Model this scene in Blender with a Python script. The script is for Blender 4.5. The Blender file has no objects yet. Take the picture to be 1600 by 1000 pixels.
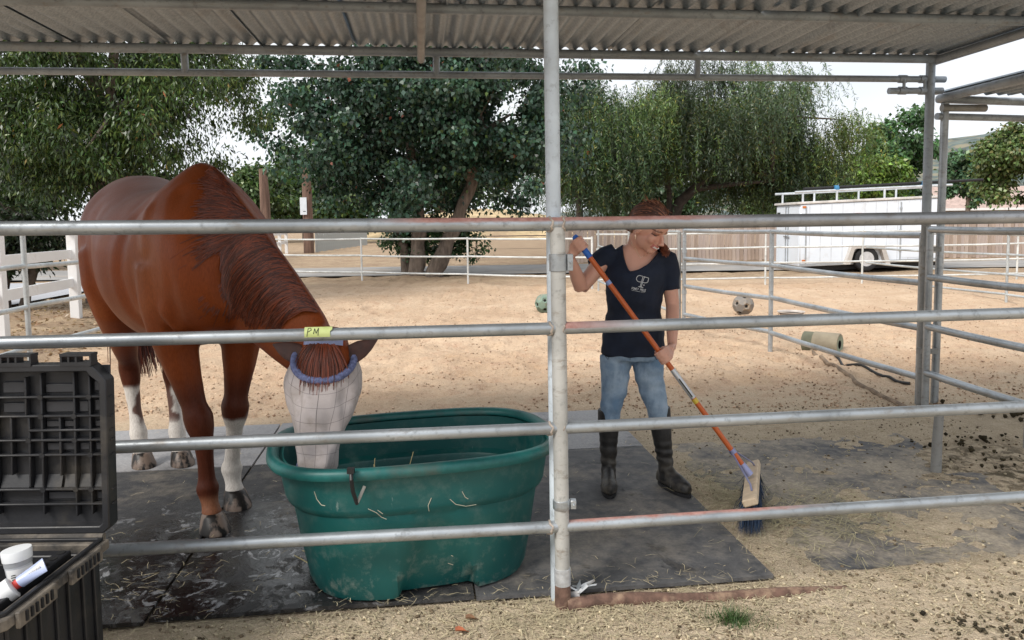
import bpy, bmesh, math, random
import numpy as np
from mathutils import Vector, Matrix, noise
from mathutils.bvhtree import BVHTree
random.seed(7); rng = np.random.default_rng(7)
R = math.radians
SC = bpy.context.scene
COL = SC.collection

# ------------------------------------------------------------------ camera
CAM_H = 1.5
F_PX, PITCH, ROLL = 1180.0, R(4.5), 0.0127
PPY = 346.0 + F_PX * math.tan(PITCH)           # principal point row in the 1600x1000 frame
_F = Vector((0, math.cos(PITCH), -math.sin(PITCH)))
_R0 = Vector((1, 0, 0)); _U0 = Vector((0, math.sin(PITCH), math.cos(PITCH)))
_RX = math.cos(ROLL) * _R0 - math.sin(ROLL) * _U0
_UX = math.sin(ROLL) * _R0 + math.cos(ROLL) * _U0
CAM = Vector((0, 0, CAM_H))
cd = bpy.data.cameras.new('camera'); cam = bpy.data.objects.new('camera', cd); COL.objects.link(cam)
cd.sensor_width = 36; cd.lens = 36 * F_PX / 1600; cd.shift_y = (PPY - 500) / 1600
cd.clip_start = 0.05; cd.clip_end = 6000
m = Matrix((_RX, _UX, -_F)).transposed().to_4x4(); m.translation = CAM
cam.matrix_world = m
SC.camera = cam

# ------------------------------------------------------------------ world, sun, exposure
SUN_EL, SUN_AZ = R(46), R(228)     # azimuth from +Y clockwise: behind the camera, to its left
w = bpy.data.worlds.new('World'); SC.world = w; w.use_nodes = True
nt = w.node_tree; nt.nodes.clear()
sky = nt.nodes.new('ShaderNodeTexSky'); sky.sky_type = 'NISHITA'; sky.sun_disc = False
sky.sun_elevation = SUN_EL; sky.sun_rotation = SUN_AZ; sky.air_density = 1.0; sky.dust_density = 1.5
tc = nt.nodes.new('ShaderNodeTexCoord')
mp = nt.nodes.new('ShaderNodeMapping'); mp.inputs['Scale'].default_value = (1.2, 1.2, 5.0)
mp.inputs['Location'].default_value = (3.1, 1.7, 0.4)
nz = nt.nodes.new('ShaderNodeTexNoise'); nz.inputs['Scale'].default_value = 1.6
nz.inputs['Detail'].default_value = 6; nz.inputs['Roughness'].default_value = 0.55
rp = nt.nodes.new('ShaderNodeValToRGB')
rp.color_ramp.elements[0].position = 0.34; rp.color_ramp.elements[0].color = (0.80, 0.80, 0.80, 1)
rp.color_ramp.elements[1].position = 0.58; rp.color_ramp.elements[1].color = (1, 1, 1, 1)
mx = nt.nodes.new('ShaderNodeMixRGB'); mx.inputs['Color2'].default_value = (8.4, 8.65, 9.0, 1)
bg = nt.nodes.new('ShaderNodeBackground'); bg.inputs['Strength'].default_value = 0.052
wo = nt.nodes.new('ShaderNodeOutputWorld')
L = nt.links.new
L(tc.outputs['Generated'], mp.inputs['Vector']); L(mp.outputs['Vector'], nz.inputs['Vector'])
L(nz.outputs['Fac'], rp.inputs['Fac']); L(rp.outputs['Color'], mx.inputs['Fac'])
L(sky.outputs['Color'], mx.inputs['Color1']); L(mx.outputs['Color'], bg.inputs['Color'])
L(bg.outputs['Background'], wo.inputs['Surface'])
sl = bpy.data.lights.new('sun', 'SUN'); sl.energy = 1.4; sl.angle = R(22); sl.color = (1.0, 0.95, 0.88)
so = bpy.data.objects.new('sun', sl); COL.objects.link(so)
sd = Vector((math.sin(SUN_AZ) * math.cos(SUN_EL), math.cos(SUN_AZ) * math.cos(SUN_EL), math.sin(SUN_EL)))
so.rotation_euler = sd.to_track_quat('Z', 'Y').to_euler(); so.location = sd * 30
SC.view_settings.view_transform = 'Standard'; SC.view_settings.look = 'None'
SC.view_settings.exposure = 1.3; SC.view_settings.gamma = 1.0; SC.view_settings.use_curve_mapping = False
SC.render.engine = 'CYCLES'; SC.cycles.max_bounces = 6; SC.cycles.transparent_max_bounces = 6

# ------------------------------------------------------------------ measuring helpers (frame of the photograph, 1600x1000)
def ray(px, py):
    return _F + _RX * ((px - 800) / F_PX) + _UX * ((PPY - py) / F_PX)
def at_z(px, py, z=0.0):
    d = ray(px, py); return CAM + d * ((z - CAM_H) / d.z)
def at_y(px, py, Y):
    d = ray(px, py); return CAM + d * (Y / d.y)
def hgt(px, py, P):       # height of a vertical through ground point P that meets row py near column px
    d = ray(px, py); return (CAM + d * (P.y / d.y)).z

# stall frame: s along the front fence, d away from it
ST_O = Vector((0.168, 2.84, 0)); _an = R(6.86)
EX = Vector((math.cos(_an), math.sin(_an), 0)); EY = Vector((-math.sin(_an), math.cos(_an), 0))
def ST(s, d, z=0.0):
    return ST_O + EX * s + EY * d + Vector((0, 0, z))

# ------------------------------------------------------------------ noise in numpy
def _hash2(ix, iy, seed):
    h = (ix.astype(np.int64) * 374761393 + iy.astype(np.int64) * 668265263 + seed * 974634777) & 0x7fffffff
    h = ((h ^ (h >> 13)) * 1274126177) & 0x7fffffff
    return ((h ^ (h >> 16)) & 0xffff) / 65535.0
def vnoise(x, y, seed=0):
    ix = np.floor(x); iy = np.floor(y); fx = x - ix; fy = y - iy
    ux = fx * fx * (3 - 2 * fx); uy = fy * fy * (3 - 2 * fy)
    a = _hash2(ix, iy, seed); b = _hash2(ix + 1, iy, seed); c = _hash2(ix, iy + 1, seed); d = _hash2(ix + 1, iy + 1, seed)
    return (a * (1 - ux) + b * ux) * (1 - uy) + (c * (1 - ux) + d * ux) * uy
def fbm(x, y, octv=4, seed=0):
    v = 0; a = 0.5; t = 0
    for o in range(octv):
        v = v + a * vnoise(x * 2 ** o, y * 2 ** o, seed + o); t += a; a *= 0.5
    return v / t
def sstep(a, b, x):
    t = np.clip((x - a) / (b - a), 0, 1); return t * t * (3 - 2 * t)

# ------------------------------------------------------------------ objects
def props(o, label=None, cat=None, group=None, kind=None):
    if label: o['label'] = label
    if cat: o['category'] = cat
    if group: o['group'] = group
    if kind: o['kind'] = kind
    return o
def empty(name, loc, label=None, cat=None, group=None, kind=None):
    o = bpy.data.objects.new(name, None); COL.objects.link(o); o.location = Vector(loc); o.empty_display_size = 0.1
    return props(o, label, cat, group, kind)
def attach(o, parent):
    if parent is not None:
        mw = Matrix.Identity(4); p = parent
        chain = []
        while p is not None: chain.append(p); p = p.parent
        for q in reversed(chain):
            mw = mw @ (q.matrix_parent_inverse if q.parent else Matrix.Identity(4)) @ q.matrix_basis
        o.parent = parent; o.matrix_parent_inverse = mw.inverted()
    return o
def link_mesh(name, me, mat, parent=None, smooth=True, angle=40):
    o = bpy.data.objects.new(name, me); COL.objects.link(o)
    if mat is not None:
        for mm in (mat if isinstance(mat, (list, tuple)) else [mat]): me.materials.append(mm)
    if smooth:
        me.shade_smooth()
        if angle < 180: me.set_sharp_from_angle(angle=R(angle))
    return attach(o, parent)

class MB:
    def __init__(s): s.v = []; s.f = []; s.m = []; s.c = []
    def add(s, vs, fs, mi=0, col=None):
        b = len(s.v); s.v.extend([tuple(p) for p in vs])
        s.f.extend([tuple(b + i for i in f) for f in fs]); s.m.extend([mi] * len(fs))
        if col is not None: s.c.extend([col] * len(vs))
        return s
    def ring_loft(s, rings, caps=True, mi=0, closed=True, col=None):
        n = len(rings[0]); vs = [p for r in rings for p in r]; fs = []
        for i in range(len(rings) - 1):
            for j in range(n if closed else n - 1):
                k = (j + 1) % n
                fs.append((i * n + j, i * n + k, (i + 1) * n + k, (i + 1) * n + j))
        if caps and closed:
            fs.append(tuple(range(n - 1, -1, -1))); fs.append(tuple((len(rings) - 1) * n + j for j in range(n)))
        return s.add(vs, fs, mi, col)
    def tube(s, pts, r, n=10, caps=True, mi=0, col=None, flat=1.0):
        pts = [Vector(p) for p in pts]; rr = r if isinstance(r, (list, tuple)) else [r] * len(pts)
        rings = []; prev = None
        for i, p in enumerate(pts):
            t = (pts[min(i + 1, len(pts) - 1)] - pts[max(i - 1, 0)])
            t = t.normalized() if t.length > 1e-9 else Vector((0, 0, 1))
            if prev is None:
                up = Vector((0, 0, 1)) if abs(t.z) < 0.95 else Vector((0, 1, 0))
                a = t.cross(up).normalized()
            else:
                a = prev - t * prev.dot(t); a = a.normalized() if a.length > 1e-6 else t.orthogonal().normalized()
            prev = a; b = t.cross(a)
            rings.append([p + a * (rr[i] * math.cos(2 * math.pi * j / n)) + b * (rr[i] * flat * math.sin(2 * math.pi * j / n)) for j in range(n)])
        return s.ring_loft(rings, caps, mi, True, col)
    def box(s, c, size, M=None, mi=0, col=None):
        c = Vector(c); h = Vector(size) * 0.5; vs = []
        for x in (-1, 1):
            for y in (-1, 1):
                for z in (-1, 1):
                    v = Vector((x * h.x, y * h.y, z * h.z)); vs.append(c + (M @ v if M is not None else v))
        return s.add(vs, [(0, 1, 3, 2), (4, 6, 7, 5), (0, 4, 5, 1), (2, 3, 7, 6), (0, 2, 6, 4), (1, 5, 7, 3)], mi, col)
    def bar(s, a, b, wd, th, up=Vector((0, 0, 1)), mi=0, col=None):    # rectangular bar, th along 'up'
        a = Vector(a); b = Vector(b); t = (b - a); ln = t.length; t.normalize(); sd_ = t.cross(up).normalized(); u = sd_.cross(t)
        return s.box((a + b) / 2, (ln, wd, th), Matrix((t, sd_, u)).transposed(), mi, col)
    def poly(s, pts, thick_vec, mi=0, col=None):                       # extruded polygon
        n = len(pts); a = [Vector(p) for p in pts]; b = [p + Vector(thick_vec) for p in a]
        fs = [tuple(range(n)), tuple(range(2 * n - 1, n - 1, -1))] + [(j, n + j, n + (j + 1) % n, (j + 1) % n) for j in range(n)]
        return s.add(a + b, fs, mi, col)
    def mesh(s, name='m', bevel=0.0):
        me = bpy.data.meshes.new(name); me.from_pydata(s.v, [], s.f)
        if any(s.m): me.polygons.foreach_set('material_index', s.m)
        bm = bmesh.new(); bm.from_mesh(me); bmesh.ops.recalc_face_normals(bm, faces=bm.faces)
        if bevel > 0:
            es = [e for e in bm.edges if len(e.link_faces) == 2 and e.calc_face_angle(0) > 0.6]
            bmesh.ops.bevel(bm, geom=es, offset=bevel, segments=1, affect='EDGES', profile=0.5)
        bm.to_mesh(me); bm.free()
        if s.c and len(s.c) == len(me.vertices):
            a = me.color_attributes.new('Col', 'FLOAT_COLOR', 'POINT')
            a.data.foreach_set('color', np.array([(c[0], c[1], c[2], 1.0) for c in s.c], dtype=np.float32).ravel())
        me.update(); return me
    def build(s, name, mat, parent=None, smooth=True, angle=40, bevel=0.0):
        return link_mesh(name, s.mesh(name, bevel), mat, parent, smooth, angle)

def np_mesh(name, V, Fq, cols=None):           # V (n,3), Fq (m,k) all faces with k corners
    me = bpy.data.meshes.new(name); V = np.asarray(V, dtype=np.float32); Fq = np.asarray(Fq, dtype=np.int32)
    me.vertices.add(len(V)); me.vertices.foreach_set('co', V.ravel())
    k = Fq.shape[1]; me.loops.add(Fq.size); me.loops.foreach_set('vertex_index', Fq.ravel())
    me.polygons.add(len(Fq)); me.polygons.foreach_set('loop_start', np.arange(0, Fq.size, k, dtype=np.int32))
    if cols is not None:
        a = me.color_attributes.new('Col', 'FLOAT_COLOR', 'POINT')
        c = np.ones((len(V), 4), dtype=np.float32); c[:, :3] = cols; a.data.foreach_set('color', c.ravel())
    me.update(calc_edges=True); me.validate(); return me

def remeshed(mb, voxel, smooth_it=6, fac=0.5):   # union of closed shapes -> one continuous skin
    me = mb.mesh('tmp'); o = bpy.data.objects.new('tmp', me); COL.objects.link(o)
    r = o.modifiers.new('r', 'REMESH'); r.mode = 'VOXEL'; r.voxel_size = voxel
    if smooth_it:
        sm = o.modifiers.new('s', 'SMOOTH'); sm.factor = fac; sm.iterations = smooth_it
    bpy.context.view_layer.update()
    out = bpy.data.meshes.new_from_object(o.evaluated_get(bpy.context.evaluated_depsgraph_get()))
    bpy.data.objects.remove(o); bpy.data.meshes.remove(me)
    return out
def verts_of(me):
    a = np.empty(len(me.vertices) * 3, dtype=np.float32); me.vertices.foreach_get('co', a); return a.reshape(-1, 3)
def set_cols(me, c):
    if 'Col' in me.color_attributes: me.color_attributes.remove(me.color_attributes['Col'])
    a = me.color_attributes.new('Col', 'FLOAT_COLOR', 'POINT'); q = np.ones((len(me.vertices), 4), dtype=np.float32); q[:, :3] = c
    a.data.foreach_set('color', q.ravel())

# ------------------------------------------------------------------ materials
class NT:
    def __init__(s, name):
        s.mat = bpy.data.materials.new(name); s.mat.use_nodes = True; s.t = s.mat.node_tree; s.t.nodes.clear()
        s.out = s.n('OutputMaterial'); s.b = s.n('BsdfPrincipled'); s.l(s.b.outputs[0], s.out.inputs[0])
        s.co = s.n('TexCoord').outputs['Object']
    def n(s, kind, **kw):
        nd = s.t.nodes.new('ShaderNode' + kind)
        for k, v in kw.items(): setattr(nd, k, v)
        return nd
    def l(s, a, b): s.t.links.new(a, b)
    def put(s, sock, v):
        if hasattr(v, 'links'): s.l(v, sock)
        elif isinstance(v, (tuple, list)): sock.default_value = (*v, 1) if len(v) == 3 and len(sock.default_value) == 4 else v
        else: sock.default_value = v
    def noise(s, scale, detail=4, rough=0.55, stretch=None, dist=0.0, vec=None):
        v = vec or s.co
        if stretch:
            mp = s.n('Mapping'); mp.inputs['Scale'].default_value = stretch; s.l(v, mp.inputs['Vector']); v = mp.outputs[0]
        nz = s.n('TexNoise'); nz.inputs['Scale'].default_value = scale; nz.inputs['Detail'].default_value = detail
        nz.inputs['Roughness'].default_value = rough; nz.inputs['Distortion'].default_value = dist
        s.l(v, nz.inputs['Vector']); return nz.outputs['Fac']
    def ramp(s, fac, a, b, ca=(0, 0, 0), cb=(1, 1, 1)):
        rp = s.n('ValToRGB'); e = rp.color_ramp.elements; e[0].position = a; e[1].position = b; e[0].color = (*ca, 1); e[1].color = (*cb, 1)
        s.l(fac, rp.inputs['Fac']); return rp.outputs['Color']
    def mix(s, fac, a, b, mode='MIX'):
        mx = s.n('MixRGB', blend_type=mode); s.put(mx.inputs['Fac'], fac); s.put(mx.inputs['Color1'], a); s.put(mx.inputs['Color2'], b)
        return mx.outputs['Color']
    def math(s, op, a, b=0.0, clamp=False):
        m_ = s.n('Math', operation=op, use_clamp=clamp); s.put(m_.inputs[0], a); s.put(m_.inputs[1], b); return m_.outputs[0]
    def attr(s, nm='Col'):
        a = s.n('Attribute', attribute_name=nm); return a.outputs['Color']
    def bump(s, h, strength=0.3, dist=0.01):
        b = s.n('Bump'); b.inputs['Strength'].default_value = strength; b.inputs['Distance'].default_value = dist
        s.l(h, b.inputs['Height']); s.l(b.outputs[0], s.b.inputs['Normal'])
    def xyz(s, v=None):
        x = s.n('SeparateXYZ'); s.l(v or s.co, x.inputs[0]); return x.outputs
    def set(s, **kw):
        nm = {'col': 'Base Color', 'rough': 'Roughness', 'metal': 'Metallic', 'spec': 'Specular IOR Level', 'sheen': 'Sheen Weight', 'sss': 'Subsurface Weight',
              'trans': 'Transmission Weight', 'alpha': 'Alpha', 'coat': 'Coat Weight'}
        for k, v in kw.items(): s.put(s.b.inputs[nm[k]], v)
        return s.mat

def mk(name, base, rough=0.6, metal=0.0, var=0.25, scale=6.0, dirt=None, damt=(0.5, 0.7), dscale=3.0, bump=0.0, bscale=80.0, bdist=0.004, stretch=None, spec=0.5, rvar=0.12):
    t = NT(name); n1 = t.noise(scale, 5, 0.6, stretch)
    lo = tuple(c * (1 - var) for c in base); hi = tuple(min(1, c * (1 + var)) for c in base)
    c = t.mix(t.ramp(n1, 0.3, 0.7), lo, hi)
    if dirt: c = t.mix(t.ramp(t.noise(dscale, 6, 0.65), damt[0], damt[1]), c, dirt)
    rg = t.math('ADD', t.math('MULTIPLY', t.noise(scale * 2.3, 4), rvar * 2), rough - rvar)
    if bump > 0: t.bump(t.noise(bscale, 5, 0.6, stretch), bump, bdist)
    return t.set(col=c, rough=rg, metal=metal, spec=spec)
def mk_attr(name, rough=0.6, var=0.15, scale=10, bump=0.0, bscale=80, bdist=0.004, spec=0.4, trans=0.0):
    t = NT(name); c = t.mix(1.0, t.attr(), t.mix(t.ramp(t.noise(scale, 4), 0.3, 0.7), (1 - var,) * 3, (1 + var,) * 3), 'MULTIPLY')
    if bump > 0: t.bump(t.noise(bscale, 4), bump, bdist)
    return t.set(col=c, rough=rough, spec=spec)
# ------------------------------------------------------------------ the setting: ground
def in_stall(x, y):                       # stall coordinates of world x, y (arrays)
    dx = x - ST_O.x; dy = y - ST_O.y
    return dx * EX.x + dy * EX.y, dx * EY.x + dy * EY.y
def ground_z(x, y):
    x = np.asarray(x, float); y = np.asarray(y, float); s, d = in_stall(x, y)
    roll = (fbm(x * 0.5, y * 0.5, 3, 3) - 0.5) * 0.10
    churn = (fbm(x * 2.6, y * 2.6, 4, 11) - 0.5) * 0.11 + (fbm(x * 9, y * 9, 3, 21) - 0.5) * 0.055 - 0.035 * sstep(.62, .8, vnoise(x * 4.3, y * 4.3, 61))
    near = (fbm(x * 5, y * 5, 4, 31) - 0.5) * 0.022 + (fbm(x * 22, y * 22, 2, 41) - 0.5) * 0.012
    arena = sstep(2.85, 3.7, d)
    far = 1 - sstep(19, 24, y)
    z = near * (1 - arena) + (roll + churn) * arena * (0.25 + 0.75 * far)
    mat_zone = sstep(-2.95, -2.8, s) * (1 - sstep(0.93, 1.02, s)) * sstep(0.02, 0.09, d) * (1 - sstep(2.88, 3.0, d))
    z = z * (1 - mat_zone) - 0.012 * mat_zone
    # dust swept against and over the right-hand mats
    pile = np.exp(-((s - 1.05) / 0.12) ** 2 - ((d - 0.65) / 0.75) ** 2) * 0.012
    rut = sstep(2.1, 3.0, s) * np.exp(-((d - 1.5) / 0.9) ** 2)
    return z + pile + rut * (fbm(x * 7, y * 7, 4, 77) - 0.42) * 0.07
def axis(lo, hi, step, a, b, grow=1.16):
    c = list(np.arange(lo, hi + 1e-6, step)); st = step
    while c[-1] < b: st *= grow; c.append(c[-1] + st)
    st = step; left = []
    x = lo
    while x > a: st *= grow; x -= st; left.append(x)
    return np.array(left[::-1] + c)
gx = axis(-3.6, 4.6, 0.032, -2500, 2500, 1.07); gy = axis(2.2, 9.5, 0.032, -400, 3000, 1.055)
GX, GY = np.meshgrid(gx, gy, indexing='xy')
GZ = ground_z(GX, GY)
nx, ny = len(gx), len(gy)
idx = np.arange(nx * ny).reshape(ny, nx)
Fq = np.stack([idx[:-1, :-1].ravel(), idx[:-1, 1:].ravel(), idx[1:, 1:].ravel(), idx[1:, :-1].ravel()], 1)

def ground_mat():
    t = NT('sand_ground')
    x, y, z = t.xyz()
    n1 = t.noise(0.7, 3, 0.6); n2 = t.noise(4.0, 4, 0.65); n3 = t.noise(34.0, 3, 0.7); n4 = t.noise(120.0, 2, 0.7)
    sand = t.mix(t.ramp(n1, 0.35, 0.65), (0.55, 0.385, 0.255), (0.67, 0.505, 0.355))
    sand = t.mix(t.ramp(n2, 0.50, 0.72), sand, (0.52, 0.345, 0.235))
    sand = t.mix(t.math('MULTIPLY', t.ramp(n3, 0.56, 0.69), .6), sand, (0.27, 0.17, 0.11))
    sand = t.mix(t.math('MULTIPLY', t.ramp(n4, 0.55, 0.66), .6), sand, (0.80, 0.66, 0.51))
    bed = t.mix(t.ramp(n2, 0.35, 0.7), (0.54, 0.445, 0.325), (0.42, 0.335, 0.235))
    bed = t.mix(t.ramp(n3, 0.58, 0.74), bed, (0.28, 0.21, 0.14))
    bed = t.mix(t.ramp(n4, 0.55, 0.7), bed, (0.74, 0.63, 0.47))
    # bedding lies round the stall, sand beyond it
    w_ = t.math('ADD', y, t.math('MULTIPLY', n2, 1.6)); w_ = t.math('ADD', w_, t.math('MULTIPLY', x, -0.12))
    c = t.mix(t.ramp(t.math('DIVIDE', w_, 10.0), 0.60, 0.74), bed, sand)
    # churned dark manure mixed into the dirt by the pipe stub
    dx = t.math('SUBTRACT', x, 3.0); dy = t.math('SUBTRACT', y, 4.35)
    rr = t.math('ADD', t.math('MULTIPLY', dx, dx), t.math('MULTIPLY', t.math('MULTIPLY', dy, dy), 2.2))
    muck = t.math('MULTIPLY', t.ramp(rr, 0.05, 0.95, (1, 1, 1), (0, 0, 0)), t.ramp(t.noise(9.0, 6, 0.75), 0.46, 0.56))
    c = t.mix(t.math('MULTIPLY', muck, 0.85), c, (0.055, 0.045, 0.025))
    dx = t.math('SUBTRACT', x, 2.1); dy = t.math('SUBTRACT', y, 2.62)
    rr = t.math('ADD', t.math('MULTIPLY', dx, dx), t.math('MULTIPLY', t.math('MULTIPLY', dy, dy), 5.0))
    muck = t.math('MULTIPLY', t.ramp(rr, 0.05, 0.40, (1, 1, 1), (0, 0, 0)), t.ramp(t.noise(12.0, 6, 0.75), 0.52, 0.62))
    c = t.mix(t.math('MULTIPLY', muck, 0.8), c, (0.06, 0.05, 0.03))
    # leaf litter and dry verge far off
    lit = t.mix(t.ramp(t.noise(1.3, 6, 0.7), 0.4, 0.65), (0.33, 0.235, 0.16), (0.46, 0.35, 0.235))
    lit = t.mix(t.ramp(t.noise(7.0, 5, 0.75), 0.55, 0.66), lit, (0.17, 0.12, 0.075))
    c = t.mix(t.ramp(t.math('DIVIDE', y, 40.0), 0.43, 0.50), c, lit)
    lx = t.math('ADD', x, t.math('MULTIPLY', y, 0.10))
    c = t.mix(t.ramp(t.math('ADD', t.math('DIVIDE', lx, -10.0), 0.0), 0.40, 0.47), c, lit)
    h = t.math('ADD', t.math('MULTIPLY', n3, 0.7), t.math('MULTIPLY', n4, 0.5))
    h = t.math('ADD', h, t.math('MULTIPLY', t.noise(8.0, 2, 0.6), 1.6)); t.bump(h, 0.8, 0.034)
    return t.set(col=c, rough=0.95, spec=0.15)
gme = np_mesh('ground', np.stack([GX.ravel(), GY.ravel(), GZ.ravel()], 1), Fq)
props(link_mesh('ground', gme, ground_mat(), None, True, 180), kind='structure')

# road behind the arena
road_m = mk('dusty_asphalt', (0.29, 0.28, 0.27), 0.9, var=0.22, scale=1.2, dirt=(0.36, 0.29, 0.22), damt=(0.52, 0.75), dscale=0.35, bump=0.3, bscale=60)
mb = MB(); rows = []
for xx in range(-60, 121, 6):
    a = 0.25 * math.sin(xx * 0.13); rows.append(((xx, 21.3 + a - 0.004 * xx, 0.03), (xx, 25.6 + 0.3 * math.sin(xx * 0.21), 0.03)))
mb.add([p for r_ in rows for p in r_], [(2 * i, 2 * i + 2, 2 * i + 3, 2 * i + 1) for i in range(len(rows) - 1)])
props(mb.build('road', road_m), kind='structure')
mb = MB(); mb.add([(-9.4, 14.0, .06), (-60, 14.0, .06), (-60, 19.6, .06), (-9.8, 19.6, .06)], [(0, 1, 2, 3)])
props(mb.build('side_street', mk('pale_street', (0.40, 0.41, 0.44), 0.8, var=0.1)), kind='structure')
# dry grassy bank and hills
def mound(name, x0, x1, y0, y1, hfun, mat, n=40, m_=14):
    xs = np.linspace(x0, x1, n); ys = np.linspace(y0, y1, m_); X, Y = np.meshgrid(xs, ys); Z = hfun(X, Y, (X - x0) / (x1 - x0), (Y - y0) / (y1 - y0))
    i = np.arange(n * m_).reshape(m_, n)
    f = np.stack([i[:-1, :-1].ravel(), i[:-1, 1:].ravel(), i[1:, 1:].ravel(), i[1:, :-1].ravel()], 1)
    return props(link_mesh(name, np_mesh(name, np.stack([X.ravel(), Y.ravel(), Z.ravel()], 1), f), mat, None, True, 180), kind='structure')
dry_m = mk('dry_grass_bank', (0.50, 0.38, 0.22), 0.95, var=0.3, scale=0.9, dirt=(0.33, 0.24, 0.15), dscale=0.5, bump=0.5, bscale=6, bdist=0.2)
mound('dry_bank', -16, 10, 62, 90, lambda X, Y, u, v: -0.1 + 2.6 * np.sin(np.pi * np.clip(v * 1.1, 0, 1)) ** 0.7 * np.sin(np.pi * u) ** 0.4 * (0.8 + 0.4 * fbm(X * .3, Y * .3, 3, 5)), dry_m)
hill_m = mk('brush_hill', (0.085, 0.115, 0.11), 0.95, var=0.5, scale=0.02, dirt=(0.22, 0.20, 0.14), damt=(0.5, 0.62), dscale=0.03)
mound('hills', -500, 2600, 800, 1900, lambda X, Y, u, v: -3 + 150 * np.sin(np.pi * np.clip(v, 0, 1)) * sstep(0.12, 0.52, u) * (0.75 + 0.5 * fbm(X * .004, Y * .004, 4, 8)) + 10 * fbm(X * .03, Y * .03, 3, 9), hill_m, 160, 50)

# ------------------------------------------------------------------ rubber mats
def rubber(name, dust, wet, seed, dc=((0.30, 0.255, 0.20), (0.47, 0.40, 0.30))):
    t = NT(name); mp = t.n('Mapping'); mp.inputs['Location'].default_value = (seed * 3.7, seed * 1.9, 0); t.l(t.co, mp.inputs[0]); v = mp.outputs[0]
    n1 = t.noise(1.8, 6, 0.65, vec=v); n2 = t.noise(14, 5, 0.7, vec=v); n3 = t.noise(60, 4, 0.7, vec=v)
    kw_ = .5 if wet else 1.0
    c = t.mix(t.ramp(n2, 0.35, 0.7), tuple(q * kw_ for q in (0.07, 0.071, 0.076)), tuple(q * kw_ for q in (0.135, 0.132, 0.132)))
    c = t.mix(t.math('MULTIPLY', t.ramp(t.noise(3.3, 7, 0.72, vec=v, dist=.8), 0.60, 0.66), .8), c, (0.022, 0.022, 0.024))
    dm = t.math('MULTIPLY', t.ramp(t.math('ADD', t.math('MULTIPLY', n1, 0.75), t.math('MULTIPLY', n2, 0.25)), dust[0], dust[1]), dust[2])
    c = t.mix(dm, c, t.mix(t.ramp(n3, 0.4, 0.65), *dc))
    rg = 0.75
    if wet:
        pass
        x, y, z = t.xyz()
        dx = t.math('SUBTRACT', x, wet[0]); dy = t.math('SUBTRACT', y, wet[1])
        rr = t.math('ADD', t.math('MULTIPLY', t.math('MULTIPLY', dx, dx), 0.8), t.math('MULTIPLY', dy, dy))
        wm = t.math('MULTIPLY', t.ramp(rr, 0.15, wet[2], (1, 1, 1), (0, 0, 0)), t.ramp(t.noise(6.0, 9, 0.76, vec=v, dist=0.5), 0.37, 0.45))
        c = t.mix(t.math('MULTIPLY', wm, 0.92), c, (0.007, 0.007, 0.008))
        pale = t.math('MULTIPLY', t.ramp(rr, 0.10, wet[2] * .55, (1, 1, 1), (0, 0, 0)), t.ramp(t.noise(7.0, 8, 0.72, vec=v, dist=1.6), 0.575, 0.615))  # painted glints: pale streaks put the sky's shine on wet rubber into the colour
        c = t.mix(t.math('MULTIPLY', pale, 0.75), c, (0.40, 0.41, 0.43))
        rg = t.math('SUBTRACT', 0.75, t.math('MULTIPLY', wm, t.math('ADD', 0.42, t.math('MULTIPLY', t.ramp(t.noise(16, 6, .7, vec=v), .42, .52), .24))))
        h = t.math('MULTIPLY', t.math('SUBTRACT', 1.25, wm), t.math('ADD', n3, n2))
        t.bump(h, 0.6, 0.008)
    else:
        t.bump(t.math('ADD', t.math('MULTIPLY', n3, 0.6), n2), 0.4, 0.006)
    return t.set(col=c, rough=rg, spec=0.45)
def mat_slab(s0, s1, d0, d1, mat, label, z=0.0, rot=0.0, lift=0.0, th=0.019):
    c = ST((s0 + s1) / 2, (d0 + d1) / 2); nx_, ny_ = 14, 18; vs = []; q = random.random() * 9
    for k in (0, 1):
        for j in range(ny_ + 1):
            for i in range(nx_ + 1):
                u = (i / nx_ - .5) * (s1 - s0); v = (j / ny_ - .5) * (d1 - d0)
                ca, sa = math.cos(rot), math.sin(rot); p = c + EX * (u * ca - v * sa) + EY * (u * sa + v * ca)
                e = 1 if i in (0, nx_) or j in (0, ny_) else 0
                p.z = z + (th if k else 0) + 0.004 * noise.noise((p.x * 2.1 + q, p.y * 2.1, 0)) - (0.003 * e if k else 0)
                vs.append(p)
    n = (nx_ + 1) * (ny_ + 1); fs = []; W = nx_ + 1
    for j in range(ny_):
        for i in range(nx_):
            a = j * W + i; fs += [(a, a + W, a + W + 1, a + 1), (n + a, n + a + 1, n + a + W + 1, n + a + W)]
    rim = [i for i in range(W)] + [j * W + nx_ for j in range(1, ny_ + 1)] + [ny_ * W + i for i in range(nx_ - 1, -1, -1)] + [j * W for j in range(ny_ - 1, 0, -1)]
    for a, b in zip(rim, rim[1:] + rim[:1]): fs.append((a, b, n + b, n + a))
    o = MB().add(vs, fs).build('rubber_mat', mat, None, True, 50)
    return props(o, label, 'rubber mat', 'rubber mats in the stall')
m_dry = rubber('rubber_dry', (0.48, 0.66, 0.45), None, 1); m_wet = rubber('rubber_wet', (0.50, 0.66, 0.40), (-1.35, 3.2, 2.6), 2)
m_back = rubber('rubber_dusty_back', (0.26, 0.50, 0.85), None, 3, ((0.30, 0.30, 0.31), (0.42, 0.41, 0.41))); m_right = rubber('rubber_buried', (0.42, 0.58, 0.9), None, 4)
mat_slab(-0.322, 0.92, 0.09, 1.93, m_dry, 'dark rubber mat under the woman, its bare corner beside the swept hay', rot=0.006)
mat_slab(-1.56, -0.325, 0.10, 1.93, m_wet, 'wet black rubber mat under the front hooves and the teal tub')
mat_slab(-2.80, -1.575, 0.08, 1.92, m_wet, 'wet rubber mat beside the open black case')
mat_slab(-1.56, 0.92, 1.945, 2.92, m_back, 'pale dusty rubber mat running behind the tub to the sand')
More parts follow.
